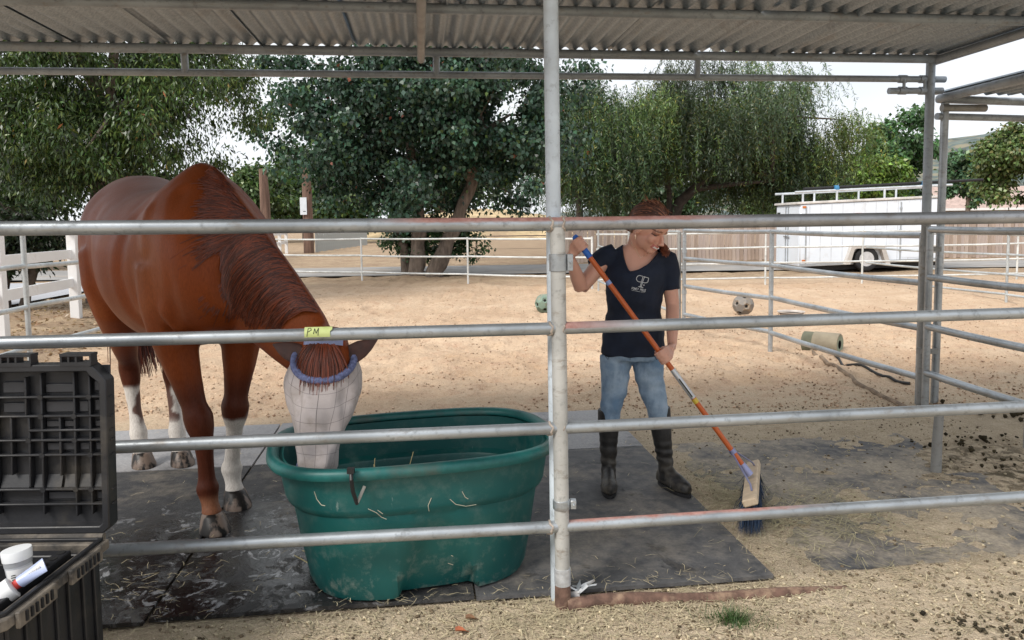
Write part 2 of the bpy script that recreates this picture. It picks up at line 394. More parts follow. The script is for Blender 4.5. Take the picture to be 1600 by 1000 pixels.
mat_slab(-2.80, -1.575, 1.935, 2.90, m_back, 'pale dusty rubber mat under the white hind legs')
mat_slab(1.06, 2.75, 0.13, 2.0, m_right, 'rubber mat half buried in sawdust right of the broom', z=-0.0155)

# ------------------------------------------------------------------ galvanised pipe
def galv(name, rust=None, base=(0.40, 0.43, 0.455), dirt=0.5, metal=0.7, rough=0.42):
    t = NT(name); n1 = t.noise(3.0, 5, 0.6); n2 = t.noise(30, 4, 0.65); n3 = t.noise(9, 6, 0.7, (1, 1, 3))
    lo = tuple(c * 0.72 for c in base); hi = tuple(min(1, c * 1.25) for c in base)
    c = t.mix(t.ramp(n1, 0.3, 0.7), lo, hi)
    c = t.mix(t.ramp(n2, 0.55, 0.75), c, tuple(c_ * 0.6 for c_ in base))
    c = t.mix(t.math('MULTIPLY', t.ramp(n3, 0.56, 0.72), dirt), c, (0.22, 0.17, 0.12))
    mt = metal; rg = t.math('ADD', t.math('MULTIPLY', n2, 0.3), rough - 0.15)
    if rust:                                    # rust bloom between two places along the rail, on the weathered upper side
        x, y, z = t.xyz(); x0, x1, up = rust
        k = t.math('MULTIPLY', t.ramp(t.math('ADD', x, t.math('MULTIPLY', n3, 0.25)), 0, 1), 1.0)
        a = t.n('MapRange'); a.inputs['From Min'].default_value = x0 - 0.1; a.inputs['From Max'].default_value = x0 + 0.1; t.l(x, a.inputs['Value'])
        b = t.n('MapRange'); b.inputs['From Min'].default_value = x1 - 0.15; b.inputs['From Max'].default_value = x1 + 0.15; b.inputs['To Min'].default_value = 1; b.inputs['To Max'].default_value = 0; t.l(x, b.inputs['Value'])
        nn = t.n('SeparateXYZ'); g = t.n('NewGeometry'); t.l(g.outputs['Normal'], nn.inputs[0])
        upm = t.ramp(t.math('ADD', t.math('MULTIPLY', nn.outputs[2], 0.5), t.math('MULTIPLY', n3, 0.35)), up, up + 0.16)
        rm = t.math('MULTIPLY', t.math('MULTIPLY', a.outputs[0], b.outputs[0]), upm)
        rm = t.math('MULTIPLY', rm, t.ramp(n1, 0.22, 0.4))
        c = t.mix(rm, c, t.mix(t.ramp(n2, 0.4, 0.7), (0.31, 0.145, 0.12), (0.44, 0.25, 0.22)))
        mt = t.math('SUBTRACT', metal, t.math('MULTIPLY', rm, metal)); rg = t.math('ADD', rg, t.math('MULTIPLY', rm, 0.3))
    t.bump(n2, 0.12, 0.002)
    return t.set(col=c, rough=rg, metal=mt)
g_plain = galv('galvanised_pipe'); g_far = galv('galvanised_pipe_weathered', base=(0.46, 0.49, 0.50), metal=0.35, rough=0.55)
g_white = galv('pale_painted_pipe', base=(0.62, 0.64, 0.63), metal=0.0, rough=0.6)
g_dirty = galv('muddy_pipe', base=(0.30, 0.30, 0.29), dirt=0.9, metal=0.4, rough=0.6)
g_frame = galv('roof_frame_pipe', base=(0.33, 0.37, 0.41), metal=0.3, rough=0.55, dirt=0.6)
rust_m = mk('rusty_iron', (0.135, 0.078, 0.058), 0.9, var=0.45, scale=25, dirt=(0.32, 0.22, 0.15), damt=(0.5, 0.7), dscale=14, bump=0.6, bscale=90)

def on_fence(px, py, d=0.0):
    n = EY; o = ST(0, d); r_ = ray(px, py); return CAM + r_ * ((o - CAM).dot(n) / r_.dot(n))
def beyond(a, b, k): return b + (b - a) * k
front = empty('pipe_fence', ST(0, 0), 'galvanised pipe rail fence with rusty centre post in the foreground', 'fence')
rails = [((0, 357), (870, 350), (1600, 339), 0.0262), ((0, 536), (870, 513), (1600, 489), 0.0235), ((170, 699), (870, 669), (1600, 635), 0.0235), ((150, 861), (870, 823), (1600, 776), 0.0235)]
rl = [galv('rail_top_left', (-0.42, 0.6, 0.30)), galv('rail_two_left'), galv('rail_three_left'), galv('rail_four_left')]
rr_ = [galv('rail_top_right', (-0.3, 0.80, 0.30), base=(0.36, 0.37, 0.39)), galv('rail_two_right', (0.0, 0.36, 0.1)), galv('rail_three_right'), galv('rail_four_right', (0.0, 1.15, 0.50))]
for i, (a, b, c, r_) in enumerate(rails):
    A, B, C = on_fence(*a), on_fence(*b), on_fence(*c)
    A = B + (A - B) * (3.3 / (A - B).length); C = B + (C - B) * (3.6 / (C - B).length)
    MB().tube([A + (B - A) * (k / 6) for k in range(7)], r_, 14).build('rail', rl[i], front)
    MB().tube([B + (C - B) * (k / 6) for k in range(7)], r_ * 0.995, 14).build('rail', rr_[i], front)
    wb = MB()                                    # weld beads round the joints
    for s_ in (-1, 1):
        ctr = B + EX * (0.031 * s_); ring = []
        for k in range(17):
            th = 2 * math.pi * k / 16; ring.append(ctr + EY * (math.cos(th) * (r_ + .001)) + Vector((0, 0, math.sin(th) * (r_ + .001))) + EX * (0.004 * math.sin(5 * th) - s_ * 0.010 * abs(math.cos(th))))
        wb.tube(ring, 0.0045, 6, caps=False)
    wb.build('weld', mk('weld_bead', (0.42, 0.36, 0.31), 0.6, 0.3, var=0.4, scale=60), front)
pm = galv('post_pipe', base=(0.50, 0.50, 0.48), dirt=0.8, metal=0.35, rough=0.6)
p0_, p1_ = on_fence(871, 352), on_fence(880, 968)
def on_post(py): t_ = (py - 352) / (968 - 352); return p0_ + (p1_ - p0_) * t_
MB().tube([on_post(y_) for y_ in (355, 480, 600, 750, 905)], 0.0285, 16).build('post', pm, front)
MB().tube([on_post(y_) for y_ in (904, 930, 985)], [0.030, 0.0315, 0.033], 16).build('post_foot', rust_m, front)
tape = MB()
for k in range(10): 
    y0 = 884 + k * 2.6; tape.tube([on_post(y0), on_post(y0 + 2.9)], 0.0315 + 0.0012 * random.random(), 18)
tape.build('silver_tape', mk('silver_tape', (0.55, 0.57, 0.60), 0.4, 0.5, var=0.3, scale=30), front)
for yc, hh in ((408, 26), (782, 14)):
    cl = MB(); cl.tube([on_post(yc - hh / 2), on_post(yc + hh / 2)], 0.0335, 18)
    c_ = on_post(yc); cl.box(c_ + EX * 0.045 + EY * -0.004, (0.022, 0.030, hh * 0.0024)); cl.tube([c_ + EX * 0.045 - EY * 0.03, c_ + EX * 0.045 + EY * 0.03], 0.005, 8)
    cl.build('clamp_band', g_plain, front, bevel=0.0015)
for s_ in (-3.3, 3.6): MB().tube([ST(s_, 0, -.1), ST(s_, 0, 1.5 if s_ > 0 else 1.46)], 0.0285, 16).build('post', pm, front)
ga, gb = on_fence(885, 958), on_fence(1330, 915); path = []
for k in range(15):
    t_ = k / 14; p = ga + (gb - ga) * t_; p = p - EY * 0.02 + EX * 0.0; p.z = 0.010 - 0.030 * t_ ** 1.5 + 0.007 * math.sin(t_ * 11); p += EY * 0.012 * math.sin(t_ * 7); path.append(p)
MB().tube(path, 0.027, 12).build('ground_rail', rust_m, front)
# yellow tape with the two hand-written letters
tm = NT('yellow_tape'); yel = tm.set(col=tm.mix(tm.ramp(tm.noise(30, 4), .3, .7), (0.50, 0.58, 0.20), (0.58, 0.66, 0.28)), rough=0.6)
ta, tb_ = on_fence(477, 521), on_fence(517, 520); tv = []; NJ = 7
for i in range(6):
    for j in range(NJ):
        p = ta + (tb_ - ta) * (i / 5 + (0.08 if i == 5 and j > 3 else 0)); th = R(-28 + 100 * j / (NJ - 1))
        tv.append(p + (-EY) * (math.cos(th) * 0.0252) + Vector((0, 0, math.sin(th) * 0.0252 + 0.0002)))
tf = [(i * NJ + j, (i + 1) * NJ + j, (i + 1) * NJ + j + 1, i * NJ + j + 1) for i in range(5) for j in range(NJ - 1)]
tp = MB().add(tv, tf).build('tape_label', yel, front); tp['label'] = 'yellow tape lettered PM on the second rail'
def tape_pt(u, v):
    p = ta + (tb_ - ta) * u; th = R(-22 + 82 * v); return p + (-EY) * (math.cos(th) * 0.0258) + Vector((0, 0, math.sin(th) * 0.0258))
ink = mk('black_ink', (0.02, 0.025, 0.02), 0.6)
for st_ in ([(.10, .05), (.15, .9), (.24, .95), (.27, .7), (.15, .5)], [(.36, .3), (.40, .85), (.46, .35), (.55, .9), (.53, .12)]):
    pts = []
    for (a, b) in zip(st_, st_[1:]):
        for k in range(5): pts.append(tape_pt(a[0] + (b[0] - a[0]) * k / 4, a[1] + (b[1] - a[1]) * k / 4))
    MB().tube(pts, 0.0012, 4).build('lettering', ink, tp)

# plastic wrap and stub
wrap = MB(); c_ = on_post(940)
for k in range(9):
    a = random.uniform(-1.2, 1.2); p = c_ + EX * (0.05 + 0.02 * k / 9) + EY * random.uniform(-.02, .06)
    p.z = 0.03 + 0.03 * random.random(); e = Vector((random.uniform(-.05, .08), random.uniform(-.05, .05), random.uniform(-.02, .03)))
    f_ = Vector((random.uniform(-.02, .05), random.uniform(-.04, .04), random.uniform(.0, .03)))
    wrap.add([p, p + e, p + e + f_, p + f_ * 1.2], [(0, 1, 2, 3)])
props(wrap.build('plastic_scrap', mk('white_plastic_film', (0.66, 0.68, 0.70), 0.35, var=0.15)), 'crumpled white plastic scrap at the foot of the rusty post', 'plastic scrap')
sp = at_z(1462, 738); st = MB(); st.tube([(sp.x, sp.y, -0.1), (sp.x + .003, sp.y, 0.2), (sp.x + 0.012, sp.y, 0.40)], [0.031, 0.027, 0.025], 14)
props(st.build('pipe_stub', g_dirty), 'short muddy pipe stub standing in churned dirt', 'pipe stub')

# ------------------------------------------------------------------ other pipe fences
def pipe_fence(label, posts, heights, post_h, r_=0.021, mat=g_far, group=None, name='pipe_fence', post_r=None, skip_first=False):
    P = [Vector((p[0], p[1], 0)) for p in posts]
    e = empty(name, P[0], label, 'fence', group)
    for i, p in enumerate(P):
        if skip_first and i == 0: continue
        MB().tube([p + Vector((0, 0, -0.15)), p + Vector((0, 0, post_h))], post_r or r_, 10).build('post', mat, e)
    for i in range(len(P) - 1):
        for h in heights:
            a, b = P[i], P[i + 1]; sag = 0.012 * (b - a).length / 3
            MB().tube([a + (b - a) * (k / 4) + Vector((0, 0, h - sag * (1 - (k / 2 - 1) ** 2) + 0.004 * math.sin(i * 3 + h * 7))) for k in range(5)], r_, 10).build('rail', mat, e)
    return e
pipe_fence('low three rail pipe fence crossing in front of the forked tree', [(-9.7, 22.1), (-6.8, 20.8), (-3.88, 19.5), (-1.06, 18.2), (1.8, 16.9)], (1.10, 0.67, 0.24), 1.14, 0.024, g_white)
pipe_fence('four rail pipe fence in front of the white trailer', [(1.9, 16.95), (5.72, 17.0), (7.95, 17.1), (11.6, 17.3), (15.2, 17.5)], (1.18, 0.85, 0.50, 0.16), 1.2, 0.022, g_white, skip_first=True)
pipe_fence('pipe fence running from the trailer towards the right edge', [(7.97, 16.95), (8.55, 13.0), (9.1, 9.0)], (1.17, 0.82, 0.48, 0.13), 1.2, 0.022, g_far, skip_first=True)
pipe_fence('pipe fence running away behind the woman', [(2.27, 10.25), (2.05, 13.2), (1.86, 16.2)], (1.33, 0.95, 0.58, 0.21), 1.36, 0.021, g_far, skip_first=True)
dv = pipe_fence('galvanised corral panel right of the woman, sagging towards the corner posts', [(2.31, 10.1), (2.90, 8.42), (3.245, 5.96)], (1.35, 0.975, 0.61, 0.22), 1.37, 0.026, g_plain)
for z_ in (1.05, 0.5): MB().tube([(2.31, 10.1, z_), (2.31, 10.1, z_ + .05)], 0.034, 12).build('clamp_band', g_plain, dv)
gp = MB(); gp.tube([(2.25, 10.15, -.1), (2.255, 10.15, 1.33)], 0.027, 12); gp.build('hinge_post', g_dirty, dv)
fr = pipe_fence('corral panel leaving the corner posts at the right edge', [(3.20, 5.78), (3.28, 4.72)], (1.40, 1.03, 0.655, 0.285), 1.42, 0.027, g_plain)
for o_ in list(fr.children):
    pass
# ^ the panel heads to the lower right; its far end lies outside the frame
pipe_fence('pipe panel at the left edge beside the white board fence', [(-4.40, 4.3), (-4.585, 7.1), (-4.75, 10.1), (-4.92, 13.3)], (1.50, 1.137, 0.755, 0.365), 1.53, 0.0235, g_far)

# white vinyl board fence along the left
vin = mk('white_vinyl', (0.80, 0.80, 0.80), 0.45, var=0.05, scale=2, dirt=(0.45, 0.38, 0.30), damt=(0.60, 0.85), dscale=2.5)
VF = empty('board_fence', (-6.45, 8.2, 0), 'white three board vinyl fence along the left, behind the horse', 'fence')
d_ = Vector((-0.166, 1, 0)).normalized(); p_ = Vector((-7.2, 12.4, 0)); vposts = [p_ + d_ * (2.45 * k) for k in range(-3, 12)]
side = Vector((0, 0, 1)).cross(d_)
pmesh = None; cmesh = None; bmesh_ = None
for k, q in enumerate(vposts):
    M = Matrix((side, d_, Vector((0, 0, 1)))).transposed()
    if pmesh is None:
        b_ = MB(); b_.box((0, 0, 0.70), (0.14, 0.14, 1.70), M); pmesh = b_.mesh('post', 0.006); pmesh.materials.append(vin)
        b_ = MB(); a4 = [M @ Vector((x * .08, y * .08, 1.55)) for x, y in ((-1, -1), (1, -1), (1, 1), (-1, 1))]; b_.add(a4 + [Vector((0, 0, 1.62))], [(0, 1, 4), (1, 2, 4), (2, 3, 4), (3, 0, 4), (3, 2, 1, 0)]); cmesh = b_.mesh('cap'); cmesh.materials.append(vin)
        b_ = MB(); b_.box((0, 0, 0), (0.045, 2.45, 0.15), M); bmesh_ = b_.mesh('board', 0.004); bmesh_.materials.append(vin)
    for nm, me_, off in (('post', pmesh, Vector()), ('post_cap', cmesh, Vector((0, 0, .002)))):
        o = bpy.data.objects.new(nm, me_); COL.objects.link(o); o.location = q + off; attach(o, VF)
    if k < len(vposts) - 1:
        for h in (1.46, 1.05, 0.58):
            o = bpy.data.objects.new('board', bmesh_); COL.objects.link(o); o.location = q + d_ * 1.225 + side * 0.02 + Vector((0, 0, h + .004 * (k % 3))); attach(o, VF)

# weathered wooden fence behind the road
wcols = [(0.40, 0.31, 0.255), (0.46, 0.375, 0.32), (0.345, 0.265, 0.215), (0.43, 0.35, 0.31)]
wmats = [mk('weathered_picket', c, 0.9, var=0.3, scale=1.5, stretch=(6, 6, 0.6), dirt=(0.24, 0.13, 0.08), damt=(0.55, 0.75), dscale=1.2, bump=0.3, bscale=20, bdist=0.01) for c in wcols]
WF = empty('wood_fence', (2.0, 27, 0), 'weathered wooden picket fence behind the road and trailer', 'fence')
pm_ = []
for k in range(4):
    b_ = MB(); b_.box((0, 0, 0.76), (0.125, 0.02, 1.50 + 0.02 * k)); me_ = b_.mesh('picket', 0.004); me_.materials.append(wmats[k]); pm_.append(me_)
xx = 1.7
while xx < 20.5:
    o = bpy.data.objects.new('picket', pm_[random.randrange(4)]); COL.objects.link(o)
    o.location = (xx, 27 + 0.03 * math.sin(xx) + random.uniform(-.006, .006), random.uniform(-.02, .03)); o.rotation_euler = (0, random.uniform(-.012, .012), 0); attach(o, WF); xx += 0.136
for h in (0.35, 1.15): MB().box((11, 27.06, h), (19, 0.04, 0.09)).build('cross_rail', wmats[0], WF)
# grey picket run by the far utility pole
GF = empty('picket_fence', (-10.2, 40, 0), 'short grey picket fence beside the utility pole', 'fence')
b_ = MB(); b_.box((0, 0, 0.55), (0.22, 0.03, 1.1)); me_ = b_.mesh('picket', .005); me_.materials.append(mk('grey_picket', (0.42, 0.44, 0.43), 0.8, var=0.3, scale=1.0))
for k in range(26):
    t_ = k / 25; o = bpy.data.objects.new('picket', me_); COL.objects.link(o); o.location = (-10.3 + 0.3 * t_, 40 + 12 * t_, 0.02 * (k % 3)); o.rotation_euler = (0, 0, R(55)); attach(o, GF)
MB().bar((-10.32, 40, .9), (-10.02, 52, .9), 0.05, 0.08).build('cross_rail', me_.materials[0], GF)
# chain link fence
CL = empty('chain_link_fence', (-1.35, 29, 0), 'rusty chain link fence beyond the road, right of the forked tree', 'fence')
clm = mk('rusty_wire', (0.20, 0.15, 0.12), 0.7, 0.3, var=0.3)
for xx in (-1.35, 1.6, 4.6): MB().tube([(xx, 29, -.1), (xx, 29, 0.98)], 0.035, 8).build('post', clm, CL)
MB().tube([(-2.0, 29, .95), (4.8, 29, .95)], 0.02, 8).build('top_rail', clm, CL)
MB().tube([(-2.0, 29, .45), (4.8, 29, .47)], 0.008, 6).build('tension_wire', clm, CL)
wm_ = MB()
for k in range(-8, 62):
    x0 = -1.35 + k * 0.1
    for sg in (1, -1):
        a = Vector((x0, 29 + .004 * sg, 0.02)); b = Vector((x0 + sg * .93, 29 + .004 * sg, .95))
        wm_.bar(a, b, 0.004, 0.005)
wm_.build('wire_mesh', clm, CL)

# ------------------------------------------------------------------ shade shelter
ROOF = 2.66
S = empty('shade_shelter', ST(3.38, 2.66), 'open pipe shelter with corrugated metal roof over the stall', 'shelter')
tin = NT('galvanised_roof_sheet'); n1 = tin.noise(1.6, 6, .65); n2 = tin.noise(55, 4, .7); n3 = tin.noise(5, 5, .7, (1, 0.25, 1))
c_ = tin.mix(tin.ramp(n2, .35, .68), (0.20, 0.245, 0.285), (0.36, 0.42, 0.475)); c_ = tin.mix(tin.math('MULTIPLY', tin.ramp(n3, .56, .70), .30), c_, (0.27, 0.215, 0.15))
c_ = tin.mix(tin.math('MULTIPLY', tin.ramp(n1, .58, .75), .5), c_, (0.10, 0.085, 0.07))
tin_m = tin.set(col=c_, rough=tin.math('ADD', tin.math('MULTIPLY', n2, .2), .34), metal=0.55)
def sheet(s0, s1, d0, d1, z0, tilt=0.0, ph=0.0, O=ST, pitch=0.108, amp=0.018, slope=0.0):
    n = int(round((s1 - s0) / pitch * 12)); rings = []
    for k in range(5):
        d = d0 + (d1 - d0) * k / 4
        rings.append([O(s0 + (s1 - s0) * i / n, d, z0 + slope * (d - d1) + amp * math.sin(2 * math.pi * ((s0 + (s1 - s0) * i / n) / pitch)) + tilt * (i / n - .5) - (0.022 if i >= n - 1 else 0.0)) for i in range(n + 1)])
    b_ = MB(); b_.ring_loft(rings, caps=False, closed=False); return b_
edges = [-4.0]
while edges[-1] < 3.2: edges.append(edges[-1] + 0.608)
edges[-1] = 3.45
for i, (a, b) in enumerate(zip(edges, edges[1:])):
    lift = 0.003 if i % 2 else 0.0
    tilt = {9: -0.05, 5: -0.02}.get(i, random.uniform(-.004, .004)); gap = -0.03
    sheet(a, b - gap, -0.80, 2.70, ROOF + 0.075 + lift, tilt).build('roof_sheet', tin_m, S, True, 180)
def stube(a, b, r_, nm, mat=g_frame, par=S, n=12): return MB().tube([a + (b - a) * (k / 4) for k in range(5)], r_, n).build(nm, mat, par)
for d, r_ in ((2.62, 0.032), (1.55, 0.030), (0.48, 0.030), (-0.72, 0.03)):
    stube(ST(-4.2, d, ROOF + 0.032 if d < 2 else ROOF + .028), ST(3.42, d, ROOF + 0.032 if d < 2 else ROOF + .028), r_, 'purlin' if d < 2.6 else 'eave_beam')
stube(ST(-4.2, 2.66, ROOF - 0.125), ST(3.52, 2.66, ROOF - 0.115), 0.0245, 'header_rail')
for px in (289, 682, 1090):
    p = on_fence(px, 110, 2.64); s_ = (p - ST_O).dot(EX); stube(ST(s_, 2.64, ROOF + 0.02), ST(s_, 2.65, ROOF - .13), 0.0245, 'strut')
s_ = (on_fence(668, 60, 2.0) - ST_O).dot(EX)
stube(ST(-0.475, -0.80, ROOF - 0.03), ST(-0.475, 2.60, ROOF - 0.03), 0.026, 'rafter', mk('rafter_steel', (0.33, 0.325, 0.32), .6, .2, var=.25))
stube(ST(3.42, -0.80, ROOF + 0.02), ST(3.42, 2.64, ROOF + 0.02), 0.034, 'end_beam')
stube(ST(3.385, 2.64, ROOF + .01), ST(3.40, 2.66, 1.45), 0.033, 'corner_post')
MB().tube([ST(3.40, 2.66, 1.45), ST(3.40, 2.66, 0.75), ST(3.40, 2.66, -.1)], 0.033, 12).build('corner_post', g_dirty, S)
cpm = galv('shelter_post', base=(0.60, 0.67, 0.73), metal=0.1, rough=0.5, dirt=0.15)
t0, t1_ = on_fence(860, -40, 0.07), on_fence(869, 700, 0.07)
dirp = (t1_ - t0) / (t1_.z - t0.z)
MB().tube([t0 + dirp * (z_ - t0.z) for z_ in (ROOF + 0.02, 2.2, 1.5, 0.8, -0.1)], 0.0285, 16).build('post', cpm, S)
# coupling of the header rail at the corner
cp = MB(); cp.tube([ST(3.06, 2.66, ROOF - .205), ST(3.50, 2.66, ROOF - .20)], 0.0245, 12)
for s_ in (3.17, 3.34):
    for z_ in (ROOF - .115, ROOF - .202): cp.tube([ST(s_ - .03, 2.66, z_), ST(s_ + .03, 2.66, z_)], 0.031, 12)
    cp.tube([ST(s_, 2.64, ROOF - .115), ST(s_, 2.64, ROOF - .20)], 0.012, 8)
cp.build('pipe_coupling', g_frame, S)
# panel pipes clamped to the corner
for z_ in (1.22, 0.42):
    cc = MB(); cc.tube([ST(3.40, 2.66, z_), ST(3.40, 2.66, z_ + .05)], 0.041, 14); cc.bar(ST(3.36, 2.615, z_ + .025), ST(3.50, 2.615, z_ + .025), 0.012, 0.04)
    cc.build('clamp_band', g_dirty, S)

# neighbouring shelter
N = empty('neighbour_shelter', ST(3.56, 2.72), 'neighbouring pipe shelter with corrugated roof at the right edge', 'shelter')
NZ = 2.38
pn = ST(3.56, 2.72)
stube(pn + Vector((.012, 0, NZ)), pn + Vector((0.0, 0, -.1)), 0.029, 'post', g_plain, N)
e0 = pn + Vector((-.03, 0, NZ + .03)); right_ = EX * 3.2 + EY * 0.9
stube(e0 + EY * .02, e0 + EX * 3.4 + EY * 0.45, 0.032, 'eave_beam', g_frame, N)
stube(e0 - EY * 0.0, e0 - EY * 2.6 + EX * 0.02 + Vector((0, 0, .02)), 0.034, 'end_beam', g_frame, N)
stube(pn + Vector((-.05, 0, NZ - .105)), pn + EX * 3.4 + EY * .45 + Vector((0, 0, NZ - .105)), 0.027, 'header_rail', g_frame, N)
stube(pn + Vector((-.03, -.03, NZ - .045)), pn + EX * .34 + EY * -.02 + Vector((0, 0, NZ - .045)), 0.028, 'pipe_coupling', g_dirty, N)
for k in range(5):
    sheet(3.52 + k * .62, 3.52 + (k + 1) * .62 + .015, 0.0, 2.78, NZ + 0.085 + .003 * (k % 2)).build('roof_sheet', tin_m, N, True, 180)
# ------------------------------------------------------------------ vegetation
def leaf_mat(name, rough=0.38, trans=0.14):
    t = NT(name); c = t.attr()
    g = t.n('BsdfTranslucent'); t.put(g.inputs['Color'], t.mix(1.0, c, (1.5, 1.6, 0.8), 'MULTIPLY'))
    t.set(col=c, rough=rough, spec=0.42)
    mxs = t.n('MixShader'); mxs.inputs[0].default_value = trans; t.l(t.b.outputs[0], mxs.inputs[1]); t.l(g.outputs[0], mxs.inputs[2]); t.l(mxs.outputs[0], t.out.inputs[0])
    return t.mat
LEAF = leaf_mat('leaf'); BARK = mk('bark', (0.17, 0.135, 0.11), 0.95, var=0.45, scale=4, stretch=(3, 3, 0.7), bump=0.9, bscale=14, bdist=0.05)
BARK_D = mk('dark_bark', (0.07, 0.055, 0.045), 0.95, var=0.4, scale=5, bump=0.7, bscale=14, bdist=0.04)

def unit(v): return v / np.maximum(np.linalg.norm(v, axis=1, keepdims=True), 1e-9)
def leaf_quads(P, axis_, nrm, ln, wd, cols, fold=0.25, wide=0.45):
    """kite-shaped leaves: P base points, axis_ leaf direction, nrm rough face normal"""
    a = unit(axis_); s = unit(np.cross(a, nrm)); n = np.cross(s, a)
    ln = ln[:, None]; wd = wd[:, None]
    v0 = P; v2 = P + a * ln - n * ln * 0.08; mid = P + a * ln * wide + n * wd * fold * -0.5
    v1 = mid + s * wd * 0.5 + n * wd * fold; v3 = mid - s * wd * 0.5 + n * wd * fold
    V = np.stack([v0, v1, v2, v3], 1).reshape(-1, 3); Fq = np.arange(len(V)).reshape(-1, 4)
    return V, Fq, np.repeat(cols, 4, axis=0)
def ramp_cols(n, base, var, accents=()):
    c = np.array(base)[None, :] * (1 + rng.normal(0, var, (n, 1))); c = c * (1 + rng.normal(0, 0.08, (n, 3)))
    for frac, col in accents:
        k = rng.random(n) < frac; c[k] = np.array(col) * (1 + rng.normal(0, 0.15, (k.sum(), 1)))
    return np.clip(c, 0.004, 0.9)
def clump_points(centre, rad, nclump, crad, per, seed, shell=0.55, floor=None, lump=0.35, keep=None, gap=None):
    r_ = np.random.default_rng(seed); C = []
    while len(C) < nclump:
        q = r_.normal(size=3); q /= np.linalg.norm(q); rr = (shell + (1 - shell) * r_.random()) * (1 - lump * r_.random())
        p = np.array(centre) + q * rr * np.array(rad)
        if floor is not None and p[2] < floor + 0.25 * r_.random(): continue
        if keep is not None and not keep(p): continue
        if gap is not None and noise.noise(Vector(p) * gap[0] + Vector((seed, 0, 0))) < gap[1]: continue
        C.append(p)
    C = np.array(C); cr = crad * (0.6 + 0.8 * r_.random(len(C)))
    k = r_.integers(0, len(C), nclump * per)
    off = r_.normal(size=(len(k), 3)); off = unit(off) * (np.abs(r_.normal(0.62, 0.33, (len(k), 1))))
    P = C[k] + off * cr[k][:, None] * np.array([1, 1, 0.75])
    return P, off, C, k, r_
def limbs(tr, base, C, r0, seed, mat, n=9, fork=None, name='branch'):
    r_ = random.Random(seed); sel = [C[i] for i in np.random.default_rng(seed).permutation(len(C))[:n]]
    for c in sel:
        b = Vector(fork[r_.randrange(len(fork))] if fork else base); e = Vector(c); mid = b + (e - b) * 0.5 + Vector((r_.uniform(-.3, .3), r_.uniform(-.3, .3), r_.uniform(0.1, .6)))
        pts = [b, b + (mid - b) * .55, mid, mid + (e - mid) * .55, e]
        MB().tube(pts, [r0, r0 * .75, r0 * .5, r0 * .3, r0 * .08], 6).build(name, mat, tr)
def crown_tree(name, label, cat, base, trunk_pts, trunk_r, centre, rad, nclump, crad, per, col, var, ln, wd, seed, droop=0.5, accents=(), bark=BARK, floor=None, nl=9, group=None, shell=0.5, fork=None, outward=0.6, keep=None, facing=0.6, wide=0.45, gap=None):
    tr = empty(name, base, label, cat, group)
    for pts, rr in zip(trunk_pts, trunk_r): 
        b_ = MB(); P = []; RR = []
        pts = [Vector(p) for p in pts]
        for i in range(len(pts) - 1):
            for k in range(4):
                t_ = k / 4; P.append(pts[i].lerp(pts[i + 1], t_) + Vector((math.sin(i * 7 + k * 2.1), math.cos(i * 3 + k * 1.7), 0)) * rr[i] * 0.12); RR.append((rr[i] + (rr[i + 1] - rr[i]) * t_) * (1 + .10 * math.sin(k * 2.3 + i)))
        P.append(pts[-1]); RR.append(rr[-1]); b_.tube(P, RR, 12).build('trunk', bark, tr)
    P, off, C, k, r_ = clump_points(centre, rad, nclump, crad, per, seed, shell, floor, keep=keep, gap=gap)
    n = len(P); ax = off * outward + r_.normal(0, 0.5, (n, 3)); ax[:, 2] -= droop
    nr = off * 0.5 + r_.normal(0, 0.6, (n, 3)); nr[:, 2] += facing
    tone = (1 + r_.normal(0, 0.18, len(C)))[k][:, None]
    cols = ramp_cols(n, col, var, accents) * np.clip(tone, .5, 1.6)
    V, F_, c = leaf_quads(P, ax, nr, ln * (0.7 + 0.6 * r_.random(n)), wd * (0.7 + 0.6 * r_.random(n)), cols, wide=wide)
    link_mesh('crown', np_mesh('crown', V, F_, c), LEAF, tr, False)
    if nl: limbs(tr, trunk_pts[0][-1], C, trunk_r[0][-1] * 0.8, seed, bark, nl, fork)
    return tr

# forked broad-leaf tree in the middle
B = at_z(665, 431); bx, by = B.x, B.y
crown_tree('broadleaf_tree', 'dark broad-leaved tree with forked trunk behind the low pipe fence', 'tree', (bx, by, 0),
    [[(bx - .25, by, -.2), (bx - .22, by, .5), (bx - .15, by, 1.4), (bx - .2, by + .1, 2.6), (bx - .5, by + .2, 4.2)], [(bx + .15, by, -.2), (bx + .45, by - .1, .5), (bx + .9, by - .1, 1.5), (bx + 1.35, by, 2.6), (bx + 1.7, by, 4.2)], [(bx - .55, by + .25, -.2), (bx - .6, by + .3, .6), (bx - .9, by + .4, 2.0), (bx - 1.6, by + .3, 3.5)]],
    [[.29, .21, .19, .16, .1], [.29, .22, .18, .15, .09], [.17, .14, .12, .08]], (bx + .1, by - .1, 4.55), (5.1, 3.4, 3.7), 350, 0.56, 250, (0.042, 0.085, 0.056), 0.34, 0.125, 0.105, 21, droop=0.85, floor=1.25, nl=14, shell=0.35, facing=0.45, outward=.35, wide=0.36, gap=(.75, -.06),
    accents=((0.04, (0.10, 0.16, 0.05)), (0.003, (0.35, 0.12, 0.08))), fork=[(bx - .5, by + .2, 4.0), (bx + 1.7, by, 4.0), (bx - 1.6, by + .3, 3.4), (bx + 1.3, by, 2.6)])
crown_tree('shrub', 'low leafy shrub growing against the forked trunk', 'shrub', (bx + .2, by + .5, 0), [[(bx + .2, by + .5, -.1), (bx + .2, by + .5, .8)]], [[.05, .02]], (bx + .1, by + .55, 1.0), (1.7, .6, .85), 80, .28, 90, (0.05, 0.10, 0.04), .3, .10, .07, 22, floor=.25, nl=4)
